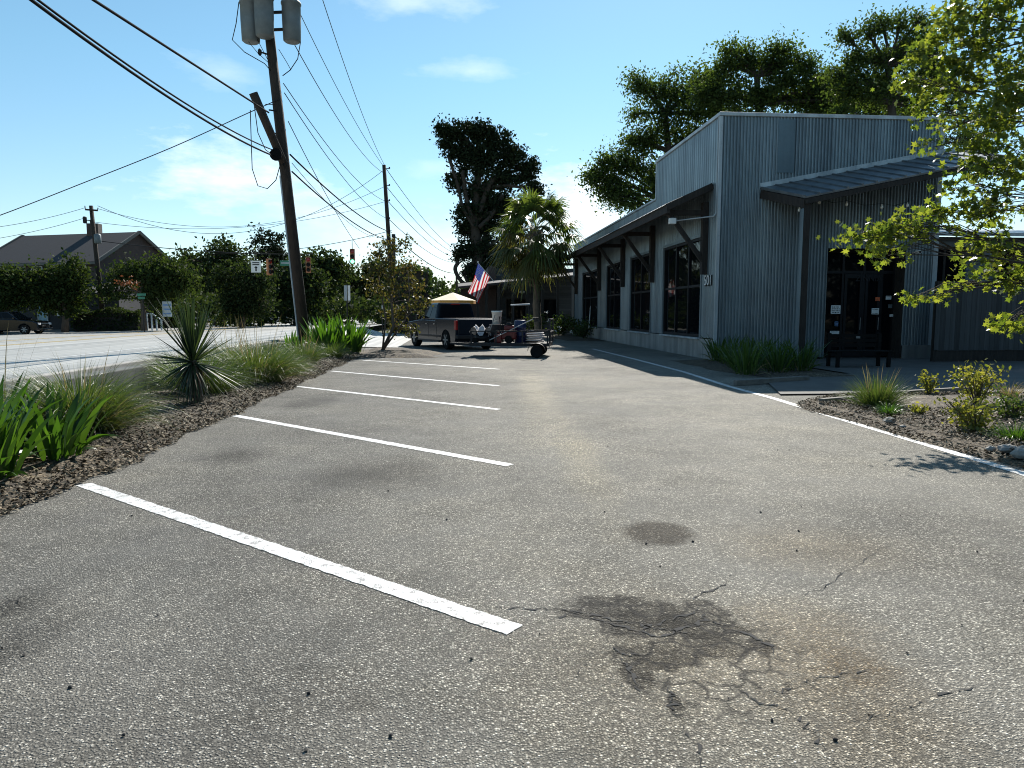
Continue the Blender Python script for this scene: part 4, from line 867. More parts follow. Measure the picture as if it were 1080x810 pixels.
b = loadthing('fuel_can', -.42, -.45, 'red fuel can beside the red pressure washer', 'fuel can')
MB().box(-.13, .13, -.1, .1, 0, .3).build('tank', 'red', b, bevel=.05, seg=3); MB().tube([(.08, 0, .28), (.14, 0, .38), (.24, 0, .42)], [.03, .022, .018], 8).build('spout', 'bucket', b); MB().tube([(-.1, 0, .29), (-.08, 0, .37), (.03, 0, .37), (.05, 0, .29)], .015, 8).build('handle', 'red', b)
b = loadthing('barrel', .28, .05, 'blue plastic barrel in the middle of the trailer', 'barrel')
MB().lathe((0, 0, 0), [(.19, 0), (.21, .03), (.20, .22), (.22, .24), (.20, .27), (.20, .5), (.22, .52), (.20, .55), (.20, .74), (.17, .78)], 22).build('drum', 'blue', b, True); MB().lathe((.08, 0, .78), [(.05, 0), (.05, .04)], 12).build('bung', 'black', b); 
b = loadthing('spray_gun_rack', .30, .42, 'pale bar rack rising above the blue barrel', 'rack')
MB().tube([(-.3, 0, 0), (-.3, 0, 1.28)], .018, 8).build('upright', 'darksteel', b); MB().tube([(-.4, 0, 1.3), (.28, .0, 1.33)], .028, 8).build('bar', 'trim', b); MB().tube([(.25, 0, 0), (.25, 0, 1.3)], .018, 8).build('upright', 'darksteel', b)
for k_, (x, y, lb) in enumerate([(.62, .42, 'black tool box at the back edge of the trailer deck near the ramp'), (-.75, .45, 'black tool box beside the mower on the trailer')]):
    b = loadthing('tool_box', x, y, lb, 'tool box'); MB().box(-.27, .27, -.15, .15, 0, .28).build('case', 'black', b, bevel=.02); MB().box(-.28, .28, -.16, .16, .283, .36).build('lid', 'darksteel', b, bevel=.02); MB().tube([(-.1, 0, .36), (-.08, 0, .41), (.08, 0, .41), (.1, 0, .36)], .012, 6).build('handle', 'steel', b)
b = loadthing('rake', .1, -.6, 'long handled rake lying slanted over the trailer rail', 'rake'); MB().tube([(-.8, 0, .1), (.75, .1, .85)], .016, 7).build('shaft', 'cloth', b); m = MB(); m.beam((.7, -.1, .85), (.85, .3, .87), .03, .03); [m.beam((.7+.15*i/8, -.1+.4*i/8, .85), (.76+.15*i/8, -.13+.4*i/8, .72), .012, .012) for i in range(9)]; m.build('head', 'darksteel', b)
b = loadthing('hose_coil', .82, -.1, 'coil of pale hose lying at the ramp end of the trailer', 'hose')
hp = [Vector((.3*(1+.06*sin(a*.7))*cos(a), .3*sin(a), .04+.012*a)) for a in np.arange(0, 30, .35)]; MB().tube(hp, .025, 6).build('hose', 'cloth', b, True)
b = loadthing('mower', -1.0, -.1, 'dark push mower with pale cloth over it at the trailer tongue end', 'mower')
MB().lathe((0, 0, .1), [(.3, 0), (.3, .12), (.2, .18), (.15, .3), (.08, .32)], 18).build('deck', 'black', b, True); MB().tube([(.2, .2, .2), (.45, .2, .95), (.45, -.2, .95), (.2, -.2, .2)], .015, 8).build('handlebar', 'steel', b)
for sx in (-.25, .25):
    for sy in (-.25, .25): MB().lathe((sx, sy, .09), [(.04, -.025), (.09, -.025), (.09, .025), (.04, .025)], 14, axis='y').build('wheel', 'rubber', b)
V = []; F = []
for j in range(13):
    for i in range(13):
        x, y = -.42+.7*i/12, -.36+.7*j/12; V.append((x, y, .44+.18*sin(i*.7)*cos(j*.6)-.35*max(0, abs(x+.05)-.22)-.3*max(0, abs(y)-.22)+.03*sin(i*2.1+j)))
for j in range(12):
    for i in range(12): a = j*13+i; F.append((a, a+1, a+14, a+13))
np_mesh('cloth_cover', np.array(V), np.array(F), 'cloth', b, True)

# ------------------------------------------------------------------ poles, wires, signals
def pole(name, label, a, b, r0, r1, cat='utility pole'):
    o = empty(name, a, label, cat); MB().tube([a, a.lerp(b, .5), b], [r0, (r0+r1)/2, r1], 14).build('shaft', 'pole', o, True); return o
PA = P(323, 374, 27.6); PA.z = -.1; PTOP = P(277, -28, 27.6)
p1 = pole('utility_pole', 'leaning dark wooden utility pole carrying three grey transformers', PA, PTOP, .215, .165)
def on_pole(y):                                       # centre of the near pole at photo row y
    t = (y-374)/(-28-374); return PA.lerp(PTOP, t)
sb, st_ = P(299, 172, 27.3), P(267, 98, 26.6)
MB().tube([sb, st_], [.15, .155], 12).build('stub_pole', 'pole', p1, True)
MB().tube([on_pole(112)+Vector((.0, 0, 0)), P(284, 116, 27)], .03, 6).tube([on_pole(105), P(280, 110, 27)], .015, 6).tube([on_pole(135)+Vector((-.15, 0, 0)), on_pole(135)+Vector((-.35, 0, -.02)), on_pole(148)+Vector((-.35, 0, 0))], .03, 6).build('brace', 'darksteel', p1)
MB().lathe(tuple(P(291, 163, 27)), [(.02, -.05), (.22, -.03), (.22, .03), (.02, .05)], 14, axis='y').build('cable_reel', 'cable', p1)
MB().tube([on_pole(162)+Vector((.0, -.19, 0)), on_pole(170)+Vector((0, -.2, 0))], .05, 8).build('strap', 'darksteel', p1)
MB().tube([PA+Vector((-.21, -.1, .1)), on_pole(180)+Vector((-.18, -.1, 0))], .035, 8).build('riser_pipe', 'trim', p1)
for cx, cy, dy in ((264, 23, -.25), (278.5, 17, -.55), (307.5, 23, 0)):
    c = P(cx, cy, 27.6+dy); tn = MB().lathe(tuple(c-Vector((0, 0, .72))), [(.25, 0), (.31, .05), (.335, .75), (.335, 1.3), (.36, 1.31), (.36, 1.37), (.3, 1.44), (.1, 1.5)], 22).build('transformer', 'trans', p1, True)
    q = on_pole(cy); m = MB()
    for dz in (-.25, .35): m.beam(c+Vector((0, 0, dz)), q+Vector((0, 0, dz+.05)), .07, .09)
    m.build('mount', 'darksteel', tn)
    m = MB()
    for k in (-1, 1): m.lathe(tuple(c+Vector((k*.14, 0, .74))), [(.05, 0), (.07, .06), (.05, .1), (.07, .15), (.05, .2), (.06, .3)], 10)
    m.build('bushing', 'darksteel', tn)
def droop(a, b, sag, n=14): return [a.lerp(b, i/n)-Vector((0, 0, 4*sag*(i/n)*(1-i/n))) for i in range(n+1)]
m = MB()
for pts in ([(252, 2), (249, 25), (245, 42), (258, 55), (279, 67), (286, 75)], [(317, 44), (314, 62), (306, 74), (298, 80)], [(294, 52), (302, 65), (307, 74)], [(262, 44), (272, 56), (283, 66)], [(255, 5), (268, 35), (284, 66)], [(264, 116), (265, 150), (266, 178), (272, 196), (282, 199), (291, 190), (296, 172)], [(268, 110), (272, 140), (280, 158), (290, 165)]):
    m.tube([P(x, y, 27.2) for x, y in pts], .016 if len(pts) > 3 else .012, 6)
m.build('drop_wire', 'cable', p1, True)
MB().lathe(tuple(P(274, 55, 27.3)), [(.03, -.12), (.07, -.06), (.07, .06), (.03, .12)], 10).tube([P(275, 55, 27.3), on_pole(55)], .03, 6).build('insulator', 'darksteel', p1)
PB2 = P(416, 338, 60); PB2.z = 0; PBT = P(405, 174, 60)
p2 = pole('utility_pole', 'farther wooden utility pole rising behind the rust leaved small tree', PB2, PBT, .2, .15)
MB().tube([P(416, 330, 59.6), P(415, 247, 59.6)], [.17, .16], 10).build('stub_pole', 'pole', p2, True)
m = MB()
for y in (178, 196, 212, 231): q = P(406.5, y, 59.8); m.tube([q, q+Vector((.32, 0, .03))], .035, 6).lathe((q.x+.32, q.y, q.z), [(.06, 0), (.06, .14)], 8)
m.build('insulator', 'darksteel', p2)
PC = P(110, 345, 57); PC.z = .1; PCT = P(96, 217, 57)
p3 = pole('utility_pole', 'wooden utility pole with a short crossarm across the road before the gabled house', PC, PCT, .2, .14)
q = P(97, 224, 56.8); MB().beam(P(90, 221, 56.8), P(103, 222, 56.8), .1, .12).beam(P(90, 221, 56.8), P(89.5, 217, 56.8), .05, .05).beam(P(103, 222, 56.8), P(103.3, 219, 56.8), .05, .05).build('crossarm', 'pole', p3)
MB().lathe(tuple(P(89.5, 232, 56.8)), [(.1, -.25), (.14, -.2), (.14, .2), (.1, .25)], 10).beam(P(90, 232, 56.8), P(98, 233, 57), .06, .06).build('cutout', 'darksteel', p3)
MB().lathe(tuple(P(103, 252, 56.7)), [(.2, -.35), (.24, -.3), (.24, .3), (.15, .38)], 14).build('transformer', 'trans', p3, True)
PD = P(482, 315, 120); PD.z = 0; pole('utility_pole', 'distant thin utility pole behind the umbrella and the tall dark tree', PD, P(481, 262, 120), .2, .15)
def wire(label, pts, r, sag=0, mat='wire', n=24):
    a, b = pts[0], pts[-1]; path = droop(a, b, sag, n) if len(pts) == 2 else pts
    o = MB().tube(path, r, 5).build('power_cable', mat, None, True); tag(o, label, 'cable', 'overhead cables and wires')
def wpts(px_list, Ya, Yb):                            # smooth wire through photo points, depth running from Ya to Yb
    n = len(px_list); out = []
    for i, (x, y) in enumerate(px_list): out.append(P(x, y, 1/((1-i/(n-1))/Ya+(i/(n-1))/Yb)))
    return out
def spline(pts, n=8):
    res = []
    for i in range(len(pts)-1):
        p0, p1_, p2_, p3_ = pts[max(i-1, 0)], pts[i], pts[i+1], pts[min(i+2, len(pts)-1)]
        for k in range(n):
            t = k/n; res.append(.5*((2*p1_)+(p2_-p0)*t+(2*p0-5*p1_+4*p2_-p3_)*t*t+(3*p1_-p0-3*p2_+p3_)*t**3))
    res.append(pts[-1]); return res
def at_near(z, y, x=-5.75): return Vector((x, y, z))
def through(a, m1, m2, yb=-8):                        # sagging cable at constant x, through two photo points and on to the pole behind the viewer
    pts = [(a.y, a.z)]
    for (x, y) in (m1, m2):
        X, Y, Z = ray(x, y); t = a.x/X; pts.append((Y*t, CH+Z*t))
    k = np.polyfit([p[0] for p in pts], [p[1] for p in pts], 2); k[0] = max(k[0], 0)
    return [Vector((a.x, y, k[0]*y*y+k[1]*y+k[2])) for y in np.linspace(a.y, yb, 40)]
wire('thick black cable from the photo edge to the cable reel, lower of two', through(P(290, 165, 27.2), (150, 84), (33, 0)), .030, mat='cable')
wire('thinner black cable from the photo edge to the cable reel, upper of two', through(P(290, 159, 27.2), (150, 79), (40, 0)), .022, mat='cable')
wire('thick black cable reaching the middle of the slanted stub pole', through(P(284, 137, 26.9), (200, 78), (84, 0)), .030, mat='cable')
wire('thin wire crossing over the road from the stub pole toward the house roofs', spline([P(296, 104, 27.4), P(262, 119, 27.3), P(180, 156, 27), P(90, 192, 27), P(0, 227, 27), P(-90, 258, 27)]), .017)
span = [('uppermost bare wire from the transformer pole to the tip of the farther pole', (268, -90), (405, 176)), ('second bare wire down to the tip of the farther pole', (318, -70), (406, 175)), ('bare wire from the right transformer to the farther pole', (309, 44), (404, 182)),
        ('wire from mid height of the transformer pole to the third insulator of the farther pole', (299, 88), (406, 212)), ('wire just below it that sags to the farther pole', (300, 98), (407, 230))]
for lb, a, b in span: wire(lb, [P(*a, 27.6), P(*b, 60)], .017, .7)
wire('steep wire from the transformer pole down to the signal span', [P(304, 128, 27.6), P(379, 262, 52)], .016, .3)
wire('thick comm cable from the transformer pole to the stub of the farther pole', [P(306, 163, 27.5), P(413, 245, 59.5)], .032, .45, 'cable')
wire('lower thick comm cable sagging to the farther pole', [P(308, 181, 27.5), P(414, 254, 59.5)], .030, .5, 'cable')
wire('thin wire between the two thick comm cables', [P(308, 172, 27.5), P(395, 250, 57)], .012, .5)
for k, (a, b, lb) in enumerate([((406, 176), (482, 264), 'uppermost wire running from the farther pole to the distant pole'), ((407, 196), (482, 268), 'second wire running from the farther pole to the distant pole'), ((409, 212), (482, 272), 'third wire running from the farther pole to the distant pole'), ((411, 232), (482, 277), 'fourth wire running from the farther pole to the distant pole'), ((415, 248), (482, 288), 'thick lowest cable running from the farther pole to the distant pole')]):
    wire(lb, [P(*a, 60), P(*b, 120)], .026 if k < 4 else .045, .9, 'wire' if k < 4 else 'cable')
wire('upper faint wire over the road between the pole across it and the farther pole', [P(103, 217, 57), P(404, 180, 60)], .018, 3.4)
wire('middle faint wire over the road between the pole across it and the farther pole', [P(103, 220, 57), P(405, 197, 60)], .016, 2.2)
wire('lower faint wire over the road between the pole across it and the farther pole', [P(98, 234, 57), P(405, 213, 60)], .016, 1.2)
wire('faint wire from the pole across the road out past the photo edge, upper', [P(90, 219, 57), P(-120, 245, 52)], .016, .6)
wire('faint wire from the pole across the road out past the photo edge, lower', [P(89, 230, 57), P(-120, 262, 52)], .016, .5)
wire('low faint cable from the pole across the road over the tree tops', [P(104, 254, 57), P(330, 268, 62)], .03, .3)
# signal span with three heads
SA, SB = P(413, 243, 59.3), P(215, 268, 54)
wire('steel span wire carrying the traffic signals over the road', [SA, SB], .022, .5, 'cable')
def on_span(px_):
    best = min((abs((lambda q: 0)(0)), 0), (0, 0)); lo, hi = 0., 1.
    pts = droop(SA, SB, .5, 200)
    def col(v):
        x, y = v.x*cos(CA)-v.y*sin(CA), v.x*sin(CA)+v.y*cos(CA); return 540+CF*x/(y*cos(CP)-(v.z-CH)*sin(CP))
    return min(pts, key=lambda v: abs(col(v)-px_))
def signal(px_, ytop, label, green, rz):
    s = on_span(px_); t = P(px_, ytop, s.y); r = empty('traffic_signal', (s.x, s.y, t.z), label, 'traffic signal', 'traffic signals hung over the road', rz, True); h = 1.22
    MB().box(-.19, .19, -.12, .12, -h, 0).build('housing', 'sigyellow', r, bevel=.03); MB().tube([(0, 0, 0), (0, 0, max(.1, s.z-t.z))], .025, 6).build('hanger', 'darksteel', r)
    for k in range(3):
        z = -.22-k*.39; ln = MB().lathe((0, -.125, z), [(.02, -.02), (.14, -.01), (.145, .0)], 16, axis='y').build('lens', 'lgreen' if (green and k == 2) else ('redlens' if k == 0 else 'black'), r)
        m = MB(); vs = []; fs = []; n = 10
        for i in range(n+1):
            a = radians(-20)+radians(220)*i/n
            for y, rr in ((-.12, .165), (-.34, .165)): vs.append((rr*cos(a), y, z+rr*sin(a)))
        m.add(vs, [(2*i, 2*i+1, 2*i+3, 2*i+2) for i in range(n)]).build('visor', 'black', ln)
    return r
signal(283, 273, 'reddish signal head seen half from its side left of the transformer pole', False, radians(55)); signal(324.5, 271, 'signal head with an orange rim just right of the transformer pole', False, radians(12)); signal(371, 262.5, 'signal head showing a green light beside the rust leaved tree', True, radians(4))
s = on_span(270); c = P(270, 281, s.y-.05); sg = empty('lane_sign', c, 'white lane use sign with a black arrow hung on the signal span', 'sign')
MB().box(c.x-.36, c.x+.36, c.y-.02, c.y, c.z-.45, c.z+.42).build('panel', 'white', sg); MB().tube([(c.x, c.y+.02, c.z+.42), (c.x, c.y+.02, s.z)], .025, 6).build('hanger', 'darksteel', sg)
MB().box(c.x-.05, c.x+.05, c.y-.026, c.y-.021, c.z-.35, c.z-.1).add([(c.x-.14, c.y-.024, c.z-.12), (c.x+.14, c.y-.024, c.z-.12), (c.x, c.y-.024, c.z+.04)], [(0, 1, 2)]).build('arrow', 'black', sg); MB().box(c.x-.25, c.x+.25, c.y-.026, c.y-.021, c.z+.1, c.z+.17).box(c.x-.25, c.x+.25, c.y-.026, c.y-.021, c.z+.24, c.z+.31).build('lettering', 'black', sg)
s = on_span(302); c = P(303, 277.5, s.y-.05); sg = empty('street_name_sign', c, 'green street name plate hung on the signal span beside the transformer pole', 'sign')
MB().box(c.x-.55, c.x+.45, c.y-.02, c.y, c.z-.2, c.z+.2).build('panel', 'green', sg); MB().tube([(c.x-.3, c.y+.02, c.z+.2), (c.x-.3, c.y+.02, s.z)], .02, 6).tube([(c.x+.3, c.y+.02, c.z+.2), (c.x+.3, c.y+.02, s.z)], .02, 6).build('hanger', 'darksteel', sg)
MB().box(c.x-.45, c.x+.3, c.y-.025, c.y-.021, c.z-.04, c.z+.05).build('lettering', 'trim', sg)
# signs on posts
def post_sign(name, label, px_, ybase, ytop, Y, panels, z0=0.):
    b = P(px_, ybase, Y); b.z = z0; t = P(px_, ytop, Y); r = empty(name, b, label, 'sign'); MB().tube([b, Vector((b.x, b.y, t.z))], .035, 8).build('post', 'darksteel', r)
    for (x0, x1, y0, y1, mt) in panels:
        a, c = P(x0, y1, Y), P(x1, y0, Y); MB().box(a.x, c.x, Y-.06, Y-.04, a.z, c.z).build('panel', mt, r)
    return r
post_sign('road_sign', 'pair of pale narrow sign panels on a dark post by the road', 367, 360, 300, 36, [(363.3, 366, 301, 317, 'trim'), (367.2, 369.3, 301, 317, 'white')], .2)
r = post_sign('street_name_sign', 'small green street sign on a post before the trees across the road', 152, 344, 310, 50, [(145, 154, 309.5, 312, 'green'), (146, 153, 313, 315.5, 'green')], .1)
r = post_sign('notice_board', 'white notice board with blue stripes at the roadside across the road', 176.5, 342, 318, 52, [(172, 181, 318, 334, 'trim')], .1)
for y0 in (321, 325.5, 330): a, c = P(172.5, y0+1.5, 52), P(180.5, y0, 52); MB().box(a.x, c.x, 51.925, 51.938, a.z, c.z).build('stripe', 'stickerb', r)
post_sign('marker_post', 'thin pale post beyond the strap leaved clump near the driveway', 403.5, 352, 322, 44, [(402.6, 404.4, 322, 326, 'trim')], .2)
# dark bollard-like meter by the pole
q = P(304, 369, 24.5); q.z = .05; mb = empty('utility_box', q, 'squat dark utility box by the foot of the transformer pole', 'utility box'); MB().box(q.x-.16, q.x+.16, q.y-.13, q.y+.13, .0, .42).build('cabinet', 'darksteel', mb, bevel=.05, seg=3); MB().box(q.x-.18, q.x+.18, q.y-.15, q.y+.15, .42, .5).build('lid', 'darksteel', mb, bevel=.03)

# ------------------------------------------------------------------ houses across the road
hs = empty('gabled_house', P(110, 345, 66), 'dark brick house with a long shingled roof and pale gable edges across the road', 'house')
rA, rB = P(24, 250.5, 72), P(147, 246, 67.6); rB.z = rA.z = (rA.z+rB.z)/2
rd = (rB-rA); rd.z = 0; rd.normalize(); hn = Vector((-rd.y, rd.x, 0)); hw, hh = 4.6, 2.75
def hp(end, s, dz): return end+hn*s+Vector((0, 0, dz))
m = MB(); E0 = [hp(rA, -hw, -hh), rA.copy(), hp(rA, hw, -hh)]; E1 = [hp(rB, -hw, -hh), rB.copy(), hp(rB, hw, -hh)]
ins = rd*.25; gb = [Vector((p.x, p.y, 0)) for p in (E0[0], E0[2], E1[0], E1[2])]
m.add([gb[0]+ins, gb[1]+ins, gb[2]-ins, gb[3]-ins, E0[0]+ins, E0[2]+ins, E1[0]-ins, E1[2]-ins, E0[1]+ins, E1[1]-ins], [(0, 2, 6, 4), (2, 3, 7, 9, 6), (3, 1, 5, 7), (1, 0, 4, 8, 5)]); m.build('wall', 'brick', hs)
up_ = Vector((0, 0, .14)); m = MB()
for s in (0, 2):
    a, b_, c, d_ = E0[s], E0[1], E1[1], E1[s]; e = (E0[s]-E0[1])*.08
    q = [a+e, b_, c, d_+e]; m.add([p+up_ for p in q]+[p for p in q], [(0, 1, 2, 3), (7, 6, 5, 4), (0, 4, 5, 1), (1, 5, 6, 2), (2, 6, 7, 3), (3, 7, 4, 0)])
rf = m.build('roof', 'shingle', hs)
ch = rA.lerp(rB, .63); MB().box(ch.x-.5, ch.x+.5, ch.y-.4, ch.y+.4, ch.z-.5, ch.z+1.0).box(ch.x-.3, ch.x-.05, ch.y-.15, ch.y+.15, ch.z+1.0, ch.z+1.35).build('chimney', 'brick', rf)
m = MB()
for E in (E0, E1):
    for s in (0, 2): m.beam(E[s]+up_*.7+(E[s]-E[1])*.08, E[1]+up_*.9, .16, .26)
m.beam(E0[0]+(E0[0]-E0[1])*.08, E1[0]+(E1[0]-E1[1])*.08, .15, .2); m.build('bargeboard', 'greywood', rf)
for t in (.2, .35, .5, .72, .85):
    c = E0[0].lerp(E1[0], t)-hn*.03; f = MB(); f.beam(c+Vector((0, 0, -.35)), c+Vector((0, 0, -1.65)), 1.2, .06, up=hn); fo = f.build('window', 'trim', hs); c2 = c-hn*.03; MB().beam(c2+Vector((0, 0, -.45)), c2+Vector((0, 0, -1.55)), 1.0, .05, up=hn).build('pane', 'glass', fo)
# lower front range with door and window, steps railing
f0, f1_ = P(-30, 330, 60), P(126, 330, 60); m = MB(); m.box(f0.x, f1_.x, 60, 64.5, 0, 3.1); m.build('front_range', 'shadedwall', hs)  # wall colour has the shade of the trees put into it
m = MB(); m.add([(f0.x-.3, 59.6, 3.1), (f1_.x+.3, 59.6, 3.1), (f1_.x+.3, 64.6, 4.3), (f0.x-.3, 64.6, 4.3), (f0.x-.3, 59.6, 2.98), (f1_.x+.3, 59.6, 2.98), (f1_.x+.3, 64.6, 4.18), (f0.x-.3, 64.6, 4.18)], [(0, 1, 2, 3), (7, 6, 5, 4), (0, 4, 5, 1), (1, 5, 6, 2), (3, 2, 6, 7), (0, 3, 7, 4)]); m.build('porch_roof', 'shingle', hs)
a, c = P(41.5, 344, 59.9), P(49, 327, 59.9); dr_ = MB().box(a.x, c.x, 59.9, 59.98, .12, 2.3).build('door', 'blueg', hs); MB().box(a.x-.09, a.x-.005, 59.88, 59.98, .12, 2.4).box(c.x+.005, c.x+.09, 59.88, 59.98, .12, 2.4).build('frame', 'trim', dr_)
a, c = P(60, 331, 59.9), P(67, 324, 59.9); f = MB(); z0, z1 = 1.25, 2.3
for (x0, x1, y0, y1) in ((a.x, a.x+.1, z0, z1), (c.x-.1, c.x, z0, z1), (a.x+.1, c.x-.1, z0, z0+.1), (a.x+.1, c.x-.1, z1-.1, z1)): f.box(x0, x1, 59.9, 59.98, y0, y1)
fo = f.build('window', 'white', hs); MB().box(a.x+.1, c.x-.1, 59.94, 59.95, z0+.1, z1-.1).build('pane', 'glass', fo)
rl = empty('porch_railing', P(160, 344, 56), 'white stair railing half hidden behind the trees across the road', 'railing')
m = MB()
for x in (155, 160, 165, 170): q = P(x, 335, 56); m.box(q.x-.05, q.x+.05, 55.95, 56.05, .1, 1.4 if x < 162 else 1.0)
m.build('baluster', 'trim', rl); MB().beam(Vector((P(155, 335, 56).x, 56, 1.45)), Vector((P(161, 335, 56).x, 56, 1.45)), .08, .08).beam(Vector((P(161, 335, 56).x, 56, 1.45)), Vector((P(171, 335, 56).x, 56, .9)), .08, .08).build('handrail', 'trim', rl)
# wing at the photo edge
wg = empty('side_house', P(-6, 345, 64), 'low dark roofed house at the photo edge beside the gabled house', 'house'); a, c = P(-60, 345, 66), P(15, 345, 66); zt = P(8, 274, 66).z
MB().box(a.x, c.x, 66, 72, 0, zt-1.2).build('wall', 'brick', wg); MB().add([(a.x, 65.5, zt-1.3), (c.x+.4, 65.5, zt-1.3), (c.x+.4, 69, zt), (a.x, 69, zt), (a.x, 72.5, zt-1.3), (c.x+.4, 72.5, zt-1.3)], [(0, 1, 2, 3), (3, 2, 5, 4), (1, 5, 2)]).build('roof', 'shingle', wg)

# ------------------------------------------------------------------ trees
def px_blobs(lst, Y, depth=1.0):
    """(x, y, hx, hy, weight[, dY]) in photo pixels -> world blobs at depth Y"""
    out = []
    for q in lst:
        x, y, hx, hy, wgt = q[:5]; yy = Y+(q[5] if len(q) > 5 else random.uniform(-.5, .5)*depth); c = P(x, y, yy); k = (P(x+1, y, yy)-c).length
        out.append((tuple(c), (hx*k, max(hx, hy)*k*.8*depth, hy*k), wgt))
    return out
def auto_blobs(xc, ytop, hw, ybot, Y, n=9):
    out = []; h = (ybot-ytop)
    for k in range(n):
        a = random.uniform(-1, 1); v = random.random()
        shape = sqrt(max(.05, 1-(2*abs(v-.45))**2.2))
        bx = hw*.36; by = h*.24
        out.append((xc+a*(hw-bx)*shape, ytop+by+v*(h-2*by), bx, by, 1.0/n))
    return px_blobs(out, Y)
def simple_tree(name, label, xc, ytop, hw, ybot, Y, ybase=None, n=9, leaf=.25, clumps=300, per=22, cr=.5, lmat='l_far', r0=.22, z0=.1, group='trees across the road', tx=0, twig=.03, **k):
    b = P(xc, 340, Y); b.z = z0; t = P(xc+tx, ytop+(ybot-ytop)*.35, Y); tr_ = [b, b.lerp(t, .35)+Vector((random.uniform(-.2, .2), 0, 0)), b.lerp(t, .7)+Vector((random.uniform(-.3, .3), 0, 0)), t]
    return tree(name, label, 'tree', b, tr_, auto_blobs(xc, ytop, hw, ybot, Y, n), leaf, clumps, per, cr, lmat, r0=r0, group=group, twig=twig, **k)
def blossoms(root):
    q, p = blob_points(P(133, 300, 52), (.9, .8, .4), 8, 10, .3); V, F = scatter(LEAF4, p, .2); np_mesh('blossom', V, F, 'l_flower', root)
simple_tree('street_tree', 'rounded dense tree at the photo edge above the black car', 5, 276, 48, 340, 54, lmat='l_crape', clumps=420, n=12)
simple_tree('street_tree', 'rounded tree in front of the gabled house left of the pole across the road', 68, 264, 52, 340, 55, lmat='l_crape', clumps=460, n=13)
simple_tree('street_tree', 'rounded tree with a patch of orange blossom under the house gable', 152, 263, 64, 341, 56, lmat='l_crape', clumps=560, n=15, extra=blossoms)
simple_tree('street_tree', 'dark rounded tree between the notice board and the transformer pole', 255, 272, 54, 343, 62, lmat='l_far', clumps=480, n=13)
simple_tree('oak_tree', 'wide dark oak rising behind the rounded tree by the notice board', 228, 246, 54, 328, 84, leaf=.42, per=20, cr=.8, lmat='l_far', clumps=320, n=12, r0=.4)
simple_tree('pine_tree', 'tall open pine standing out above the oaks left of the transformer pole', 288, 232, 30, 300, 92, leaf=.36, per=18, cr=.6, lmat='l_pine', clumps=170, n=10, r0=.3)
simple_tree('oak_tree', 'dark oak directly right of the transformer pole', 338, 258, 36, 330, 78, leaf=.4, per=20, cr=.75, lmat='l_far', clumps=300, n=10, r0=.35)
simple_tree('oak_tree', 'broad oak behind the green lit signal', 385, 266, 38, 332, 88, leaf=.42, per=20, cr=.8, lmat='l_far', clumps=300, n=10, r0=.35)
simple_tree('oak_tree', 'low oak behind the signal with the orange rim', 312, 268, 34, 334, 70, leaf=.4, per=20, cr=.7, lmat='l_far', clumps=260, n=9, r0=.3)
simple_tree('oak_tree', 'far oak behind the house roof end', 200, 268, 34, 325, 100, leaf=.45, per=20, cr=.9, lmat='l_far', clumps=220, n=8, r0=.35)
hx0, hx1 = P(76, 335, 57).x, P(150, 335, 57).x; hg = empty('garden_hedge', ((hx0+hx1)/2, 57, .1), 'low dark hedge under the trees along the front of the gabled house', 'hedge')
p = np.stack([RNG.uniform(hx0, hx1, 5000), RNG.uniform(56.4, 57.8, 5000), .1+1.7*RNG.random(5000)**.8], 1); p[:, 2] += .18*np.sin(p[:, 0]*2.1)*(p[:, 2] > 1)
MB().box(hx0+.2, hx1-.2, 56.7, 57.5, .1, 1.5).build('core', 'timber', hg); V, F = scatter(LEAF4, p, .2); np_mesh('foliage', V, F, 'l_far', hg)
# clipped tall hedge by the umbrella
c = P(436, 345, 52); hg = empty('clipped_hedge', (c.x, 52, 0), 'tall clipped dark hedge with a straight side behind the small rust leaved tree', 'hedge')
x0, x1 = P(412, 330, 52).x, P(456, 330, 52).x; zt = P(440, 279, 52).z; n = 9000
p = np.stack([RNG.uniform(x0, x1, n), RNG.uniform(51, 55.5, n), RNG.uniform(0, 1, n)**.8*zt], 1); p[:, 2] *= 1-.10*np.abs((p[:, 0]-(x0+x1)/2)/((x1-x0)/2))**3
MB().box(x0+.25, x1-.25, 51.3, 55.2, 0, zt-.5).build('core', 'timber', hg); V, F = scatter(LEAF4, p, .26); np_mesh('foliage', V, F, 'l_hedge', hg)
# treeline far off
pos = []
for _ in range(5200):
    x = random.uniform(-320, 560); Y = random.uniform(135, 165); top = 303+9*sin(x*.045)+5*sin(x*.13+2)+4*sin(x*.31); top = top-6 if 455 < x < 490 else top; y = top+(338-top)*random.random()**1.5; v = P(x, y, Y); pos.append((v.x, v.y, v.z))
q = np.repeat(np.array(pos), 6, 0)+RNG.normal(size=(len(pos)*6, 3))*.7; V, F = scatter(LEAF4, q, 1.0); tag(np_mesh('distant_treeline', V, F, 'l_far'), kind='stuff')
pos = []
for _ in range(2600):
    x = random.uniform(-330, 420); Y = random.uniform(68, 76); y = 318+4*sin(x*.08)+22*random.random(); v = P(x, y, Y); pos.append((v.x, v.y, max(.2, v.z)))
q = np.repeat(np.array(pos), 6, 0)+RNG.normal(size=(len(pos)*6, 3))*.4; V, F = scatter(LEAF4, q, .5); tag(np_mesh('undergrowth', V, F, 'l_far'), kind='stuff')

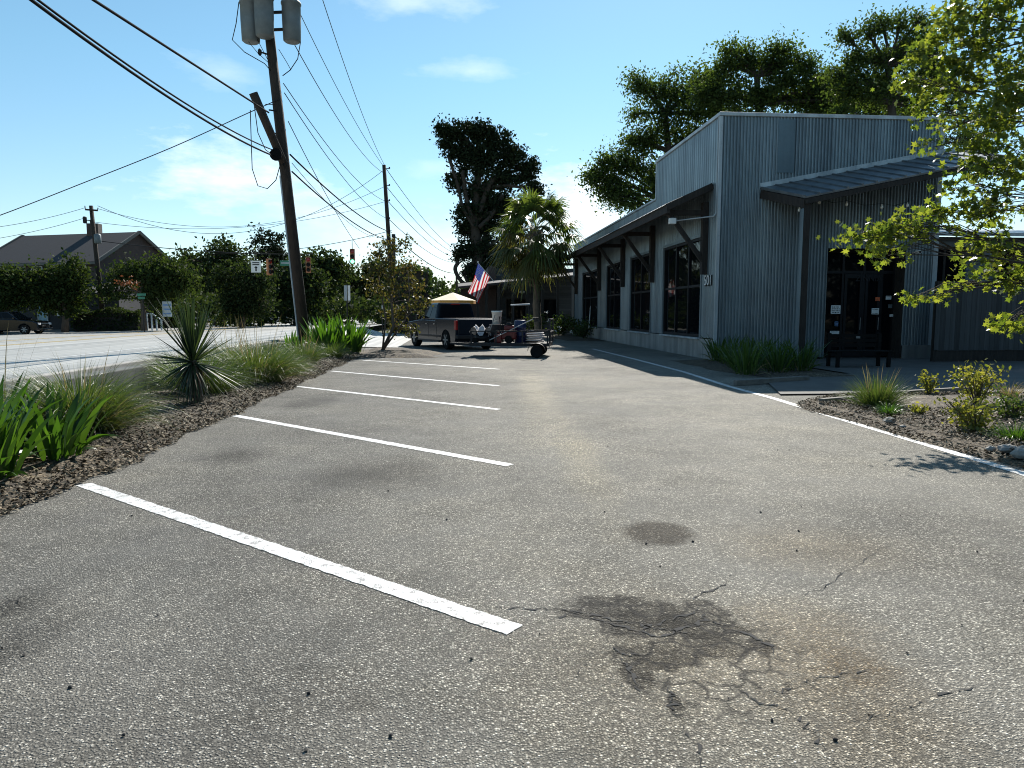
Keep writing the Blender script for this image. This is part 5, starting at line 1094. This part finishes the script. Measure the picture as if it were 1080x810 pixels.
# added unseen foliage behind and right of the viewer, darkens the shop glass
pos = []
for _ in range(3000):
    a = radians(random.uniform(-62, 20)); r = random.uniform(33, 40); h = 8.5+2*sin(a*9)+1.3*sin(a*23); pos.append((4+r*cos(a), 2+r*sin(a)-4, .3+(h-.3)*random.random()**.8))
q = np.repeat(np.array(pos), 9, 0)+RNG.normal(size=(len(pos)*9, 3))*.55; V, F = scatter(LEAF4, q, .55); tag(np_mesh('unseen_foliage_screen', V, F, 'l_far'), kind='stuff')
pos = []
for _ in range(2600):
    a = radians(random.uniform(-160, -62)); r = random.uniform(36, 44); h = 8.5+2*sin(a*9)+1.3*sin(a*23); pos.append((4+r*cos(a), -2+r*sin(a), .3+(h-.3)*random.random()**.8))
q = np.repeat(np.array(pos), 9, 0)+RNG.normal(size=(len(pos)*9, 3))*.55; V, F = scatter(LEAF4, q, .6); tag(np_mesh('unseen_foliage_screen', V, F, 'l_far'), kind='stuff')
# tall wind-swept dark tree
YT = 72
bl = px_blobs([(476, 140, 16, 14, .6), (500, 136, 20, 12, .8), (520, 148, 20, 16, .9), (540, 166, 18, 16, .8), (486, 160, 18, 18, .8), (508, 170, 24, 20, 1.0), (532, 188, 20, 16, .8), (556, 186, 12, 14, .45), (484, 190, 12, 16, .5), (505, 200, 20, 20, .8), (524, 214, 20, 18, .7), (565, 200, 8, 8, .2),
               (496, 224, 18, 16, .8), (515, 240, 20, 18, .8), (492, 240, 10, 10, .35), (500, 262, 18, 14, .8), (522, 268, 20, 14, .7), (486, 268, 7, 8, .2), (540, 262, 16, 14, .5), (495, 286, 10, 8, .25), (472, 152, 6, 8, .2), (560, 175, 8, 8, .25), (468, 135, 7, 8, .25), (545, 240, 14, 20, .5), (512, 285, 18, 12, .6), (530, 285, 16, 10, .5), (535, 220, 14, 14, .5), (510, 225, 16, 16, .6)], YT, .8)
tk = [P(508, 345, YT), P(507, 310, YT), P(504, 270, YT), P(500, 235, YT), P(503, 200, YT), P(506, 165, YT)]; tk[0].z = 0
bigt = tree('cypress_tree', 'tall wind swept dark evergreen with bare limbs behind the flag', 'tree', tk[0], tk, bl, .30, 100, 26, .56, 'l_pine', bmat='darkbark', r0=.75, up=.3, twig=.06, twigs=5, flat=.6, power=.7)
m = MB()
for pts, r in ([(500, 240), (488, 218), (484, 200), (478, 180), (473, 165)], .16), ([(500, 235), (492, 210), (488, 180)], .22), ([(505, 310), (495, 302), (486, 296), (480, 284), (484, 276)], .2), ([(503, 300), (494, 298), (490, 288), (494, 280), (500, 276)], .16), ([(506, 225), (512, 205), (522, 185)], .25), ([(505, 240), (520, 225), (530, 205)], .22), ([(508, 300), (520, 290), (532, 280)], .2): m.tube(spline([P(x, y, YT-.5) for x, y in pts], 5), r, 7)
m.build('limb', 'darkbark', bigt, True)

# sabal palm
pb = G(567, 357.5); pt = P(565, 243, pb.y); pm = empty('palm_tree', pb, 'shaggy cabbage palm with yellowing lower fronds before the shop end', 'palm')
m = MB(); n = 16; m.tube([pb.lerp(pt, i/n)+Vector((.03*sin(i), 0, 0)) for i in range(n+1)], [.2+.03*(i % 2)+(.16*max(0, (i-8)/8)) for i in range(n+1)], 12); m.build('trunk', 'palmbark', pm, True)
def boots():
    V, F = blades((0, 0, 0), 120, .26, (.25, .55), .10, (.5, 1.0), .2, 2); return V, F
m = MB()
for k in range(110):
    a = k*2.4; z = pt.z-3.2+3.1*k/110; r = .30+.10*(z-pt.z+3.2)/3.2; b0 = Vector((pt.x+r*.7*cos(a), pt.y+r*.7*sin(a), z)); b1 = b0+Vector((.26*cos(a), .26*sin(a), .28)); m.beam(b0, b1, .13, .05)
m.build('boots', 'palmbark', pm)
def fan(org, d, plen, n, ln, wid, dr, parts):
    """a fan frond: stalk then n blades spreading from its end"""
    d = Vector(d).normalized(); side = d.cross(Vector((0, 0, 1))); side = side.normalized() if side.length > .1 else Vector((1, 0, 0)); upv = side.cross(d)
    tip = org+d*plen-Vector((0, 0, plen*plen*.10)); w_ = .03
    parts.append((np.array([org-side*w_, org+side*w_, tip+side*w_*.6, tip-side*w_*.6]), np.array([(0, 1, 2, 3)])))
    for k in range(n):
        t = -1+2*k/(n-1); a = t*1.9; dd = (d*cos(a)+side*sin(a)*1.05-upv*.25*abs(t)).normalized(); l = ln*(1-.35*abs(t))*random.uniform(.85, 1.1)
        s2 = dd.cross(upv).normalized(); p0 = tip; p1 = tip+dd*l*.5-Vector((0, 0, dr*l*.08)); p2 = tip+dd*l*.95-Vector((0, 0, dr*l*random.uniform(.25, .5)))
        parts.append((np.array([p0-s2*wid*.3, p0+s2*wid*.3, p1+s2*wid*.5, p1-s2*wid*.5, p2+s2*wid*.12, p2-s2*wid*.12]), np.array([(0, 1, 2, 3), (3, 2, 4, 5)])))
gp, dp = [], []
for k in range(44):
    a = k*2.4+random.uniform(-.3, .3); e = radians(-25+100*((k+.5)/44)**.9); d = Vector((cos(a)*cos(e), sin(a)*cos(e), sin(e)))
    fan(pt+Vector((0, 0, -.3+.5*k/44)), d, random.uniform(1.3, 1.95), 26, random.uniform(1.3, 1.7), .095, 1.0+.6*(1-k/44), gp if (k > 15 or random.random() < .35) else dp)
for k in range(30):
    a = k*2.4+1; e = radians(random.uniform(-48, 0)); d = Vector((cos(a)*cos(e), sin(a)*cos(e), sin(e))); fan(pt+Vector((0, 0, -.6)), d, random.uniform(1.2, 1.8), 22, random.uniform(1.1, 1.5), .09, 1.7, dp)
np_mesh('crown', *join(gp), 'l_palm', pm); np_mesh('dry_fronds', *join(dp), 'l_palmd', pm)

# trees behind the shop
YB = 38
bl = px_blobs([(690, 100, 24, 22, 1), (715, 95, 26, 22, 1), (672, 88, 10, 14, .4), (735, 120, 26, 26, 1), (700, 130, 26, 24, 1), (680, 150, 18, 18, .7), (660, 172, 22, 16, .9), (638, 190, 22, 14, .9), (655, 205, 22, 12, .7), (685, 185, 24, 22, .9), (625, 184, 9, 9, .3), (720, 150, 26, 26, 1), (672, 120, 12, 10, .3), (750, 95, 22, 22, .7), (740, 85, 14, 18, .5), (758, 118, 20, 16, .6), (742, 140, 24, 22, .9), (700, 200, 24, 18, .7), (668, 150, 14, 14, .4), (640, 172, 16, 14, .5), (648, 205, 26, 12, .6), (668, 215, 22, 10, .5)], YB+3, .9)
tb = P(715, 345, YB+3); tb.z = 0; tree('oak_tree', 'broad leafy tree overhanging the shop roof nearest the palm', 'tree', tb, [tb, P(714, 280, YB+3), P(710, 220, YB+3), P(705, 160, YB+3), P(702, 120, YB+3)], bl, .165, 64, 27, .54, 'l_oak', LEAF6, 'darkbark', r0=.35, twig=.025, group='trees behind the shop', power=.75)
bl = px_blobs([(770, 70, 18, 22, .8), (790, 62, 20, 16, .9), (812, 68, 22, 18, .9), (832, 85, 18, 18, .7), (775, 100, 26, 20, 1), (805, 100, 26, 20, 1), (838, 108, 22, 16, .8), (860, 98, 16, 18, .5), (880, 105, 20, 16, .6), (785, 125, 40, 12, .6), (855, 122, 40, 10, .6), (768, 52, 8, 8, .2), (835, 60, 8, 8, .2), (822, 52, 14, 12, .4), (850, 80, 16, 18, .5), (868, 92, 14, 20, .5), (885, 92, 16, 18, .6), (745, 100, 16, 20, .5), (900, 112, 20, 14, .6), (868, 100, 26, 22, 1), (752, 98, 24, 24, 1), (848, 66, 12, 12, .35), (925, 112, 24, 14, .7), (868, 112, 22, 14, .6), (950, 118, 24, 12, .6)], YB, .9)
tb = P(805, 345, YB); tb.z = 0; tree('oak_tree', 'leafy tree rising above the middle of the corrugated end wall', 'tree', tb, [tb, P(805, 240, YB), P(803, 160, YB), P(800, 110, YB), P(798, 80, YB)], bl, .16, 66, 27, .52, 'l_oak', LEAF6, 'darkbark', r0=.35, twig=.025, group='trees behind the shop', power=.75)
bl = px_blobs([(892, 40, 9, 14, .35), (900, 60, 12, 14, .45), (915, 35, 10, 16, .4), (930, 25, 12, 12, .4), (948, 28, 12, 16, .5), (970, 20, 10, 8, .3), (975, 40, 14, 14, .5), (925, 60, 16, 14, .6), (950, 60, 20, 18, .8), (900, 90, 14, 12, .5), (918, 100, 16, 14, .6), (940, 100, 24, 18, .9), (985, 75, 24, 24, 1), (965, 115, 30, 14, .8), (1005, 110, 24, 24, .9), (1020, 150, 26, 24, .9), (1050, 120, 26, 40, 1), (1045, 175, 30, 20, .8), (888, 118, 14, 8, .4), (882, 78, 12, 12, .4), (890, 100, 16, 14, .6), (905, 78, 14, 12, .5), (930, 85, 22, 18, .8), (965, 85, 22, 18, .8), (980, 60, 18, 18, .6), (960, 45, 14, 12, .4)], YB-6, .9)
tb = P(950, 345, YB-6); tb.z = 0; tree('oak_tree', 'thin topped tree above the right end of the corrugated wall', 'tree', tb, [tb, P(950, 240, YB-6), P(945, 160, YB-6), P(940, 110, YB-6), P(936, 70, YB-6)], bl, .135, 60, 25, .42, 'l_oak', LEAF6, 'darkbark', r0=.3, twig=.022, group='trees behind the shop', power=.75)

# maple at the right
YM = 9.6
tb = Vector((9.5, 9.7, 0)); T_ = [tb, tb+Vector((-.05, 0, .9)), tb+Vector((-.15, -.05, 1.9)), tb+Vector((-.3, -.1, 3.0)), tb+Vector((-.4, -.1, 4.2)), tb+Vector((-.5, 0, 5.4))]
bl = px_blobs([(905, 250, 18, 12, .34, 0), (935, 245, 20, 14, .45, 0), (958, 238, 16, 12, .34, .1), (930, 268, 16, 10, .26, 0), (965, 245, 14, 12, .25, .2), (985, 225, 18, 10, .3, .3), (1000, 200, 16, 10, .25, .3), (968, 316, 12, 7, .14, .4), (990, 312, 14, 8, .18, .4), (1008, 302, 10, 6, .10, .5), (1020, 230, 24, 18, .5, .2), (1050, 215, 28, 26, .8, .2), (1045, 262, 26, 20, .55, .2), (1065, 300, 22, 18, .45, .3), (1020, 275, 16, 12, .25, .3), (1035, 290, 16, 8, .18, .4), (1062, 340, 18, 10, .25, .3), (1075, 345, 12, 10, .18, .3), (1030, 180, 20, 14, .4, .5),
                (975, 60, 22, 20, .5, 1.5), (1000, 40, 26, 22, .7, 1.2), (1010, 15, 26, 18, .6, 1), (1040, 30, 30, 30, 1, .8), (1065, 70, 26, 34, 1, .5), (985, 95, 22, 14, .45, 1.4), (970, 120, 14, 14, .25, 1.4), (1020, 85, 26, 22, .7, 1), (1045, 130, 30, 26, .8, .6), (1005, 130, 20, 14, .3, 1.2), (1070, 170, 22, 24, .7, .2), (985, 155, 16, 8, .14, 1), (1060, -10, 40, 30, 1, .8), (1100, 60, 30, 50, 1, .2), (1110, 180, 30, 50, 1, .2), (1020, -25, 30, 20, .6, 1), (1105, 280, 30, 40, .8, .2), (960, 85, 16, 16, .4, 1.5), (1030, 55, 24, 20, .7, .9), (1000, 70, 20, 18, .6, 1.2), (1060, 110, 26, 26, .9, .4), (1030, 160, 24, 16, .5, .6)], YM, .55)
bl += [((x, y, z), (1.5, 1.6, 1.2), 2.4) for x, y, z in ((10.8, 9.2, 4.2), (12.2, 8.4, 5.6), (11.2, 7.0, 3.4), (12.6, 10.8, 4.6), (11.6, 11.2, 6.2), (10.6, 6.4, 5.6), (13.4, 9.2, 3.2))]  # crown masses added out of view to block sky light from the entrance
mp = tree('maple_tree', 'nearby maple with sunlit yellow green leaves reaching in over the entrance', 'tree', tb, T_, bl, .092, 33, 9, .19, 'l_maple', MAPLE, 'darkbark', r0=.085, up=.6, twig=.005, limb=.2, twigs=8, power=.55, flat=.55)
# rust-leaved crape myrtle in the island
tb = Vector((-2.75, 27.2, .08)); Yc = 27.2
bl = px_blobs([(400, 268, 14, 12, .7), (420, 262, 14, 12, .6), (392, 285, 14, 12, .7), (412, 285, 16, 14, .9), (432, 280, 12, 14, .6), (396, 302, 12, 10, .5), (415, 308, 16, 14, .8), (436, 305, 12, 14, .6), (425, 328, 14, 12, .6), (440, 325, 10, 12, .4), (410, 330, 12, 12, .5), (420, 345, 16, 10, .5), (435, 348, 10, 10, .35), (405, 255, 8, 6, .2), (428, 252, 6, 5, .12), (448, 318, 5, 8, .15)], Yc, .8)
cm_ = tree('crape_myrtle', 'small loose tree with rust tinged leaves in front of the pickup nose', 'tree', tb, [tb, P(415, 345, Yc), P(413, 320, Yc), P(412, 295, Yc), P(410, 275, Yc)], bl, .12, 34, 10, .20, 'l_rust', LEAF4, r0=.06, twig=.008, power=.6)
m = MB(); m.tube([tb, P(407, 335, Yc), P(401, 305, Yc), P(398, 280, Yc)], [.04, .035, .03, .015], 7); m.tube([tb, P(427, 338, Yc), P(432, 310, Yc), P(430, 285, Yc)], [.04, .03, .025, .012], 7); m.build('stem', 'bark', cm_, True)

# ------------------------------------------------------------------ plants, left bed
def iris(base, label, n=46, h=(.45, .85), wd=.062, sp=.22, mat='l_iris', name='strap_leaf_plant', group=None, lean=(.05, .55), droop_=.75):
    return plant(name, label, 'plant', base, [('leaves', [blades(base, n, sp, h, wd, lean, droop_, 6, mid=True), blades(base, n//3, sp*.8, (h[0]*.6, h[1]*.8), wd*.7, (.3, 1.1), 1.6, 6, mid=True)], mat), ('dry_leaves', [blades(base, 7, sp*.9, (h[0]*.6, h[1]*.75), wd*.6, (.7, 1.5), 1.3, 5, mid=True)], 'l_straw')], group)
gi = 'broad strap leaved plants at the photo edge'
iris(Vector((-4.05, 6.35, .05)), 'bright green strap leaved plant nearest the viewer at the photo edge', 44, (.45, .8))
iris(Vector((-4.45, 7.1, .05)), 'bright green strap leaved plant in the middle of the clump at the photo edge', 44, (.5, .9))
iris(Vector((-3.98, 7.35, .05)), 'bright green strap leaved plant on the lot side of the clump, by the muhly grass', 30, (.4, .75))
iris(Vector((-4.95, 7.9, .05)), 'tall green strap leaved plant at the back of the clump beside the road', 36, (.55, .95))
iris(Vector((-4.35, 6.5, .05)), 'green strap leaved plant between the nearest one and the road side ones', 40, (.5, .9))
iris(Vector((-4.25, 7.75, .05)), 'green strap leaved plant touching the fountain grass', 34, (.45, .8))
def grassy(base, label, n, Lr, sp, wd=.010, mat='l_grass', lean=(.1, 1.1), dr=1.75, plumes=0, ph=(.8, 1.2), name='grass_clump', dead=0, group=None):
    ly = [('blades', [blades(base, n, sp, Lr, wd, lean, dr, 6)], mat)]
    if plumes: ly.append(('plumes', [blades(base, plumes, sp*.8, ph, .012, (.02, .35), .25, 5, taper=4)], 'l_straw'))
    if dead: ly.append(('dry_blades', [blades(base, dead, sp*1.1, (Lr[0], Lr[1]*.9), wd, (.6, 1.3), 1.2, 5)], 'l_straw'))
    return plant(name, label, 'grass clump', base, ly, group)
grassy(Vector((-4.45, 8.75, .05)), 'big fountain grass with straw plumes beside the strap leaved plants', 2400, (.6, 1.15), .32, plumes=16, ph=(.8, 1.15), dead=260)
grassy(Vector((-4.95, 9.6, .05)), 'second rounded fountain grass behind the big one toward the yucca', 1500, (.5, .95), .28, dead=150)
grassy(Vector((-5.35, 8.7, .05)), 'fountain grass against the retaining wall behind the big clump', 700, (.5, .95), .25, plumes=14, ph=(1.0, 1.45))
grassy(Vector((-4.45, 12.9, .05)), 'green arching grass close behind the yucca', 1700, (.6, 1.05), .36, mat='l_grass')
grassy(Vector((-4.15, 15.2, .05)), 'wide arching grass clump before the transformer pole with thin straw stalks', 2200, (.7, 1.2), .48, plumes=22, ph=(1.1, 1.5), dead=200)
grassy(Vector((-5.1, 16.6, .05)), 'grass clump at the back of the bed behind the wide one', 700, (.7, 1.1), .35, plumes=16, ph=(1.1, 1.6))
for k_, (x, y) in enumerate([(-5.4, 14.6), (-5.6, 15.4), (-5.5, 17.6), (-5.6, 19.4), (-5.5, 21.4), (-4.7, 17.6)]):
    grassy(Vector((x, y, .05)), 'arching green grass clump in the row along the retaining wall', 750, (.6, 1.05), .42, group='grass clumps along the retaining wall')
grassy(Vector((-4.3, 20.6, .05)), 'silvery grass clump between the wide grass and the tall green canna', 1000, (.6, .95), .3, mat='l_grass', plumes=20)
grassy(Vector((-5.0, 19.5, .05)), 'low grass clump at the foot of the transformer pole', 700, (.5, .8), .35)
grassy(Vector((-4.05, 18.9, .05)), 'small dried russet tuft among the grass clumps', 350, (.25, .45), .16, mat='l_dead')
grassy(Vector((-5.6, 24.5, .05)), 'tuft of grass around the base of the transformer pole', 500, (.4, .8), .4)
def canna(base, label, n, h, sp, group=None):
    V = [blades(base, n, sp, h, .10, (.05, .5), .5, 6, mid=True)]; V.append(blades(base, n//2, sp, (h[0]*.6, h[1]*.7), .09, (.2, .9), .7, 6, mid=True))
    return plant('canna_plant', label, 'plant', base, [('leaves', V, 'l_canna')], group)
canna(Vector((-3.95, 26.6, .05)), 'tall broad leaved green canna clump nearest the mulch island', 80, (.9, 1.55), .55)
canna(Vector((-4.5, 25.6, .05)), 'tall canna clump behind the silvery grass', 70, (.8, 1.45), .5)
canna(Vector((-4.9, 27.6, .05)), 'canna clump farthest along the bed beside the road', 60, (.9, 1.5), .5)
grassy(Vector((-3.95, 17.0, .05)), 'low green grass mound at the lot edge between the wide and the silvery clumps', 1100, (.4, .75), .3)
grassy(Vector((-4.0, 23.0, .05)), 'low green grass mound at the lot edge just before the canna', 1000, (.4, .8), .35)
canna(Vector((-5.35, 23.9, .05)), 'low canna clump just right of the transformer pole', 36, (.6, .95), .35)
# yucca
yb = G(211, 430); yc_ = P(203, 378, yb.y); yk = empty('yucca', yb, 'young spiky yucca with a crooked trunk casting a shadow on the mulch', 'yucca')
MB().tube([yb, yb.lerp(yc_, .3)+Vector((.03, 0, 0)), yb.lerp(yc_, .7)+Vector((.02, 0, 0)), yc_], [.05, .045, .05, .045], 9).tube([yb+Vector((0, 0, .12)), yb+Vector((-.12, -.02, .2)), P(186, 412, yb.y-.1)], [.03, .022, .015], 7).build('trunk', 'palmbark', yk, True)
np_mesh('leaves', *join([blades(yc_, 110, .03, (.55, .90), .038, (.1, 2.9), .10, 4, z0=-.05), blades(yc_, 80, .03, (.75, 1.15), .040, (.0, .8), .06, 4)]), 'l_yucca', yk)
np_mesh('low_leaves', *blades(yc_-Vector((0, 0, .08)), 90, .05, (.55, .85), .036, (2.4, 4.0), .55, 5), 'l_yucca', yk)
np_mesh('dry_leaves', *join([blades(yc_-Vector((0, 0, .12)), 40, .04, (.4, .7), .030, (2.6, 4.6), .4, 4), blades(yc_-Vector((0, 0, .05)), 60, .05, (.5, .8), .034, (3.4, 4.4), .5, 5)][:2]), 'l_dead', yk)
# ------------------------------------------------------------------ plants, right bed and shop corner
k = 0
for (x, y) in [(6.9, 16.4), (7.25, 17.3), (7.5, 18.4), (7.9, 16.9), (7.75, 19.6), (8.3, 18.0), (8.6, 17.1), (8.5, 19.3), (9.1, 18.2), (7.9, 20.8), (9.0, 20.2)]:
    k += 1; iris(Vector((x, y, .05)), 'dark green strap leaved plant in the shaded row at the shop corner', 44, (.5, .95), .045, .3, 'l_iris_d', group='strap leaved plants massed at the shop corner', lean=(.05, .6))
grassy(G(925, 432), 'green fountain grass at the tip of the sunny mulch bed', 1100, (.4, .68), .16, wd=.008, mat='l_grass', lean=(.1, 1.25), dr=.7, plumes=14, ph=(.5, .75))
grassy(G(930, 440)+Vector((.02, -.12, 0)), 'small bright grass tuft in front of the fountain grass', 260, (.18, .34), .07, wd=.009, mat='l_iris', lean=(.1, .8))
def shrub(base, label, h, r, n, leaf, mat, stems=7, name='shrub', lowfrac=.25, group=None):
    root = empty(name, base, label, 'shrub', group); m = MB(); pos = []
    for s in range(stems):
        a = random.uniform(0, 2*pi); rr = r*random.uniform(.3, 1); tip = base+Vector((rr*cos(a), rr*sin(a), h*random.uniform(.6, 1))); mid = base.lerp(tip, .5)+Vector((0, 0, h*.1)); m.tube([base, mid, tip], [.012, .008, .004], 5)
        for q in range(n//stems):
            t = lowfrac+(1-lowfrac)*random.random(); p = (base.lerp(mid, t*2) if t < .5 else mid.lerp(tip, t*2-1)); sp_ = r*.22; pos.append((p.x+random.gauss(0, sp_), p.y+random.gauss(0, sp_), max(.03, p.z+random.gauss(0, sp_*.7))))
    m.build('stems', 'bark', root); V, F = scatter(LEAF6, np.array(pos), leaf, .5); np_mesh('foliage', V, F, mat, root); return root
shrub(G(980, 420), 'small upright yellow green shrub at the back of the sunny bed', .5, .22, 260, .055, 'l_nand', name='nandina')
shrub(G(968, 441), 'low bright yellow green mound in the middle of the bed', .2, .17, 240, .05, 'l_nand', 6, lowfrac=.1, name='nandina')
shrub(G(1030, 432), 'tall arching yellow green shrub near the photo edge', .75, .36, 620, .06, 'l_nand', 10, name='nandina')
shrub(G(1028, 458), 'wide yellow green shrub spreading toward the stones', .42, .38, 700, .055, 'l_nand', 11, lowfrac=.1, name='nandina')
shrub(G(1068, 445), 'leafy green shrub at the photo edge beyond the wide yellow one', .45, .35, 520, .055, 'l_grass', 9, lowfrac=.1)
grassy(G(1072, 468), 'low green tuft between the shrubs and the stones', 420, (.2, .38), .14, mat='l_iris', lean=(.1, 1.0))
grassy(G(1064, 425), 'pale grass sprig behind the shrubs at the photo edge', 200, (.3, .55), .1, mat='l_straw', lean=(.1, .8))
shrub(Vector((7.4, 42.5, .08)), 'leafy dark shrub under the shop windows near the palm', 1.1, .8, 800, .14, 'l_hedge', 10, lowfrac=.1, group='shrubs under the shop windows')
shrub(Vector((6.6, 45, .08)), 'leafy shrub left of the palm trunk with pale tips', 1.3, .9, 800, .14, 'l_hedge', 10, lowfrac=.1, group='shrubs under the shop windows')
shrub(Vector((7.2, 39.5, .08)), 'low shrub next to the leaning pole', .9, .6, 600, .12, 'l_hedge', 10, lowfrac=.1, group='shrubs under the shop windows')
shrub(Vector((5.0, 44.5, .0)), 'bright bush behind the trailer at the palm foot', 1.5, .8, 700, .14, 'l_crape', 10, lowfrac=.1)
fw = empty('white_flowers', (6.4, 41, .08), 'few white blossoms on stalks among the dark shrubs by the palm', 'flowers'); m = MB(); pos = []
for x, y in ((590, 345), (579, 338), (577, 330), (602, 350), (586, 349)):
    q = P(x, y, 41); m.tube([Vector((q.x, q.y, .1)), q], .01, 5); pos += [tuple(q+Vector((random.gauss(0, .06), random.gauss(0, .06), random.gauss(0, .05)))) for _ in range(10)]
m.build('stalks', 'bark', fw); np_mesh('petals', *scatter(LEAF4, np.array(pos), .12), 'white', fw)
# stones
def stone(p, sx, sy, sz, label):
    m = MB(); n = 7; vs = []; fs = []
    rows = [(.0, .0), (.75, .0), (1, .35), (.85, .75), (.45, 1.0), (0, 1.03)]
    for r, z in rows:
        for k_ in range(n): a = 2*pi*k_/n; j = random.uniform(.78, 1.18); vs.append((p.x+r*j*sx*cos(a), p.y+r*j*sy*sin(a), p.z-.02+z*sz*random.uniform(.85, 1.1)))
    for i in range(len(rows)-1):
        for k_ in range(n): a = i*n+k_; b = i*n+(k_+1) % n; fs.append((a, b, b+n, a+n))
    tag(m.add(vs, fs).build('stone', 'rock', bevel=.01), label, 'stone', 'stones lying in the mulch bed')
for (x, y, sx, sy, sz, lb) in [(938, 448, .09, .07, .07, 'flat pale stone below the fountain grass, nearer the white line'), (932, 440, .05, .05, .09, 'small upright pale stone just below the fountain grass'), (908, 437, .10, .06, .04, 'flat grey stone at the tip of the bed'), (952, 453, .05, .04, .03, 'smallest stone between the flat pale one and the white line'),
                               (1063, 480, .13, .1, .08, 'grey stone below the wide yellow shrub'), (1080, 486, .14, .1, .12, 'large pale stone at the photo edge'), (1045, 478, .06, .05, .05, 'little grey stone left of the larger ones'), (1066, 440, .1, .07, .07, 'pale stone under the leafy green shrub')]: stone(G(x, y)+Vector((0, 0, .05)), sx, sy, sz, lb)
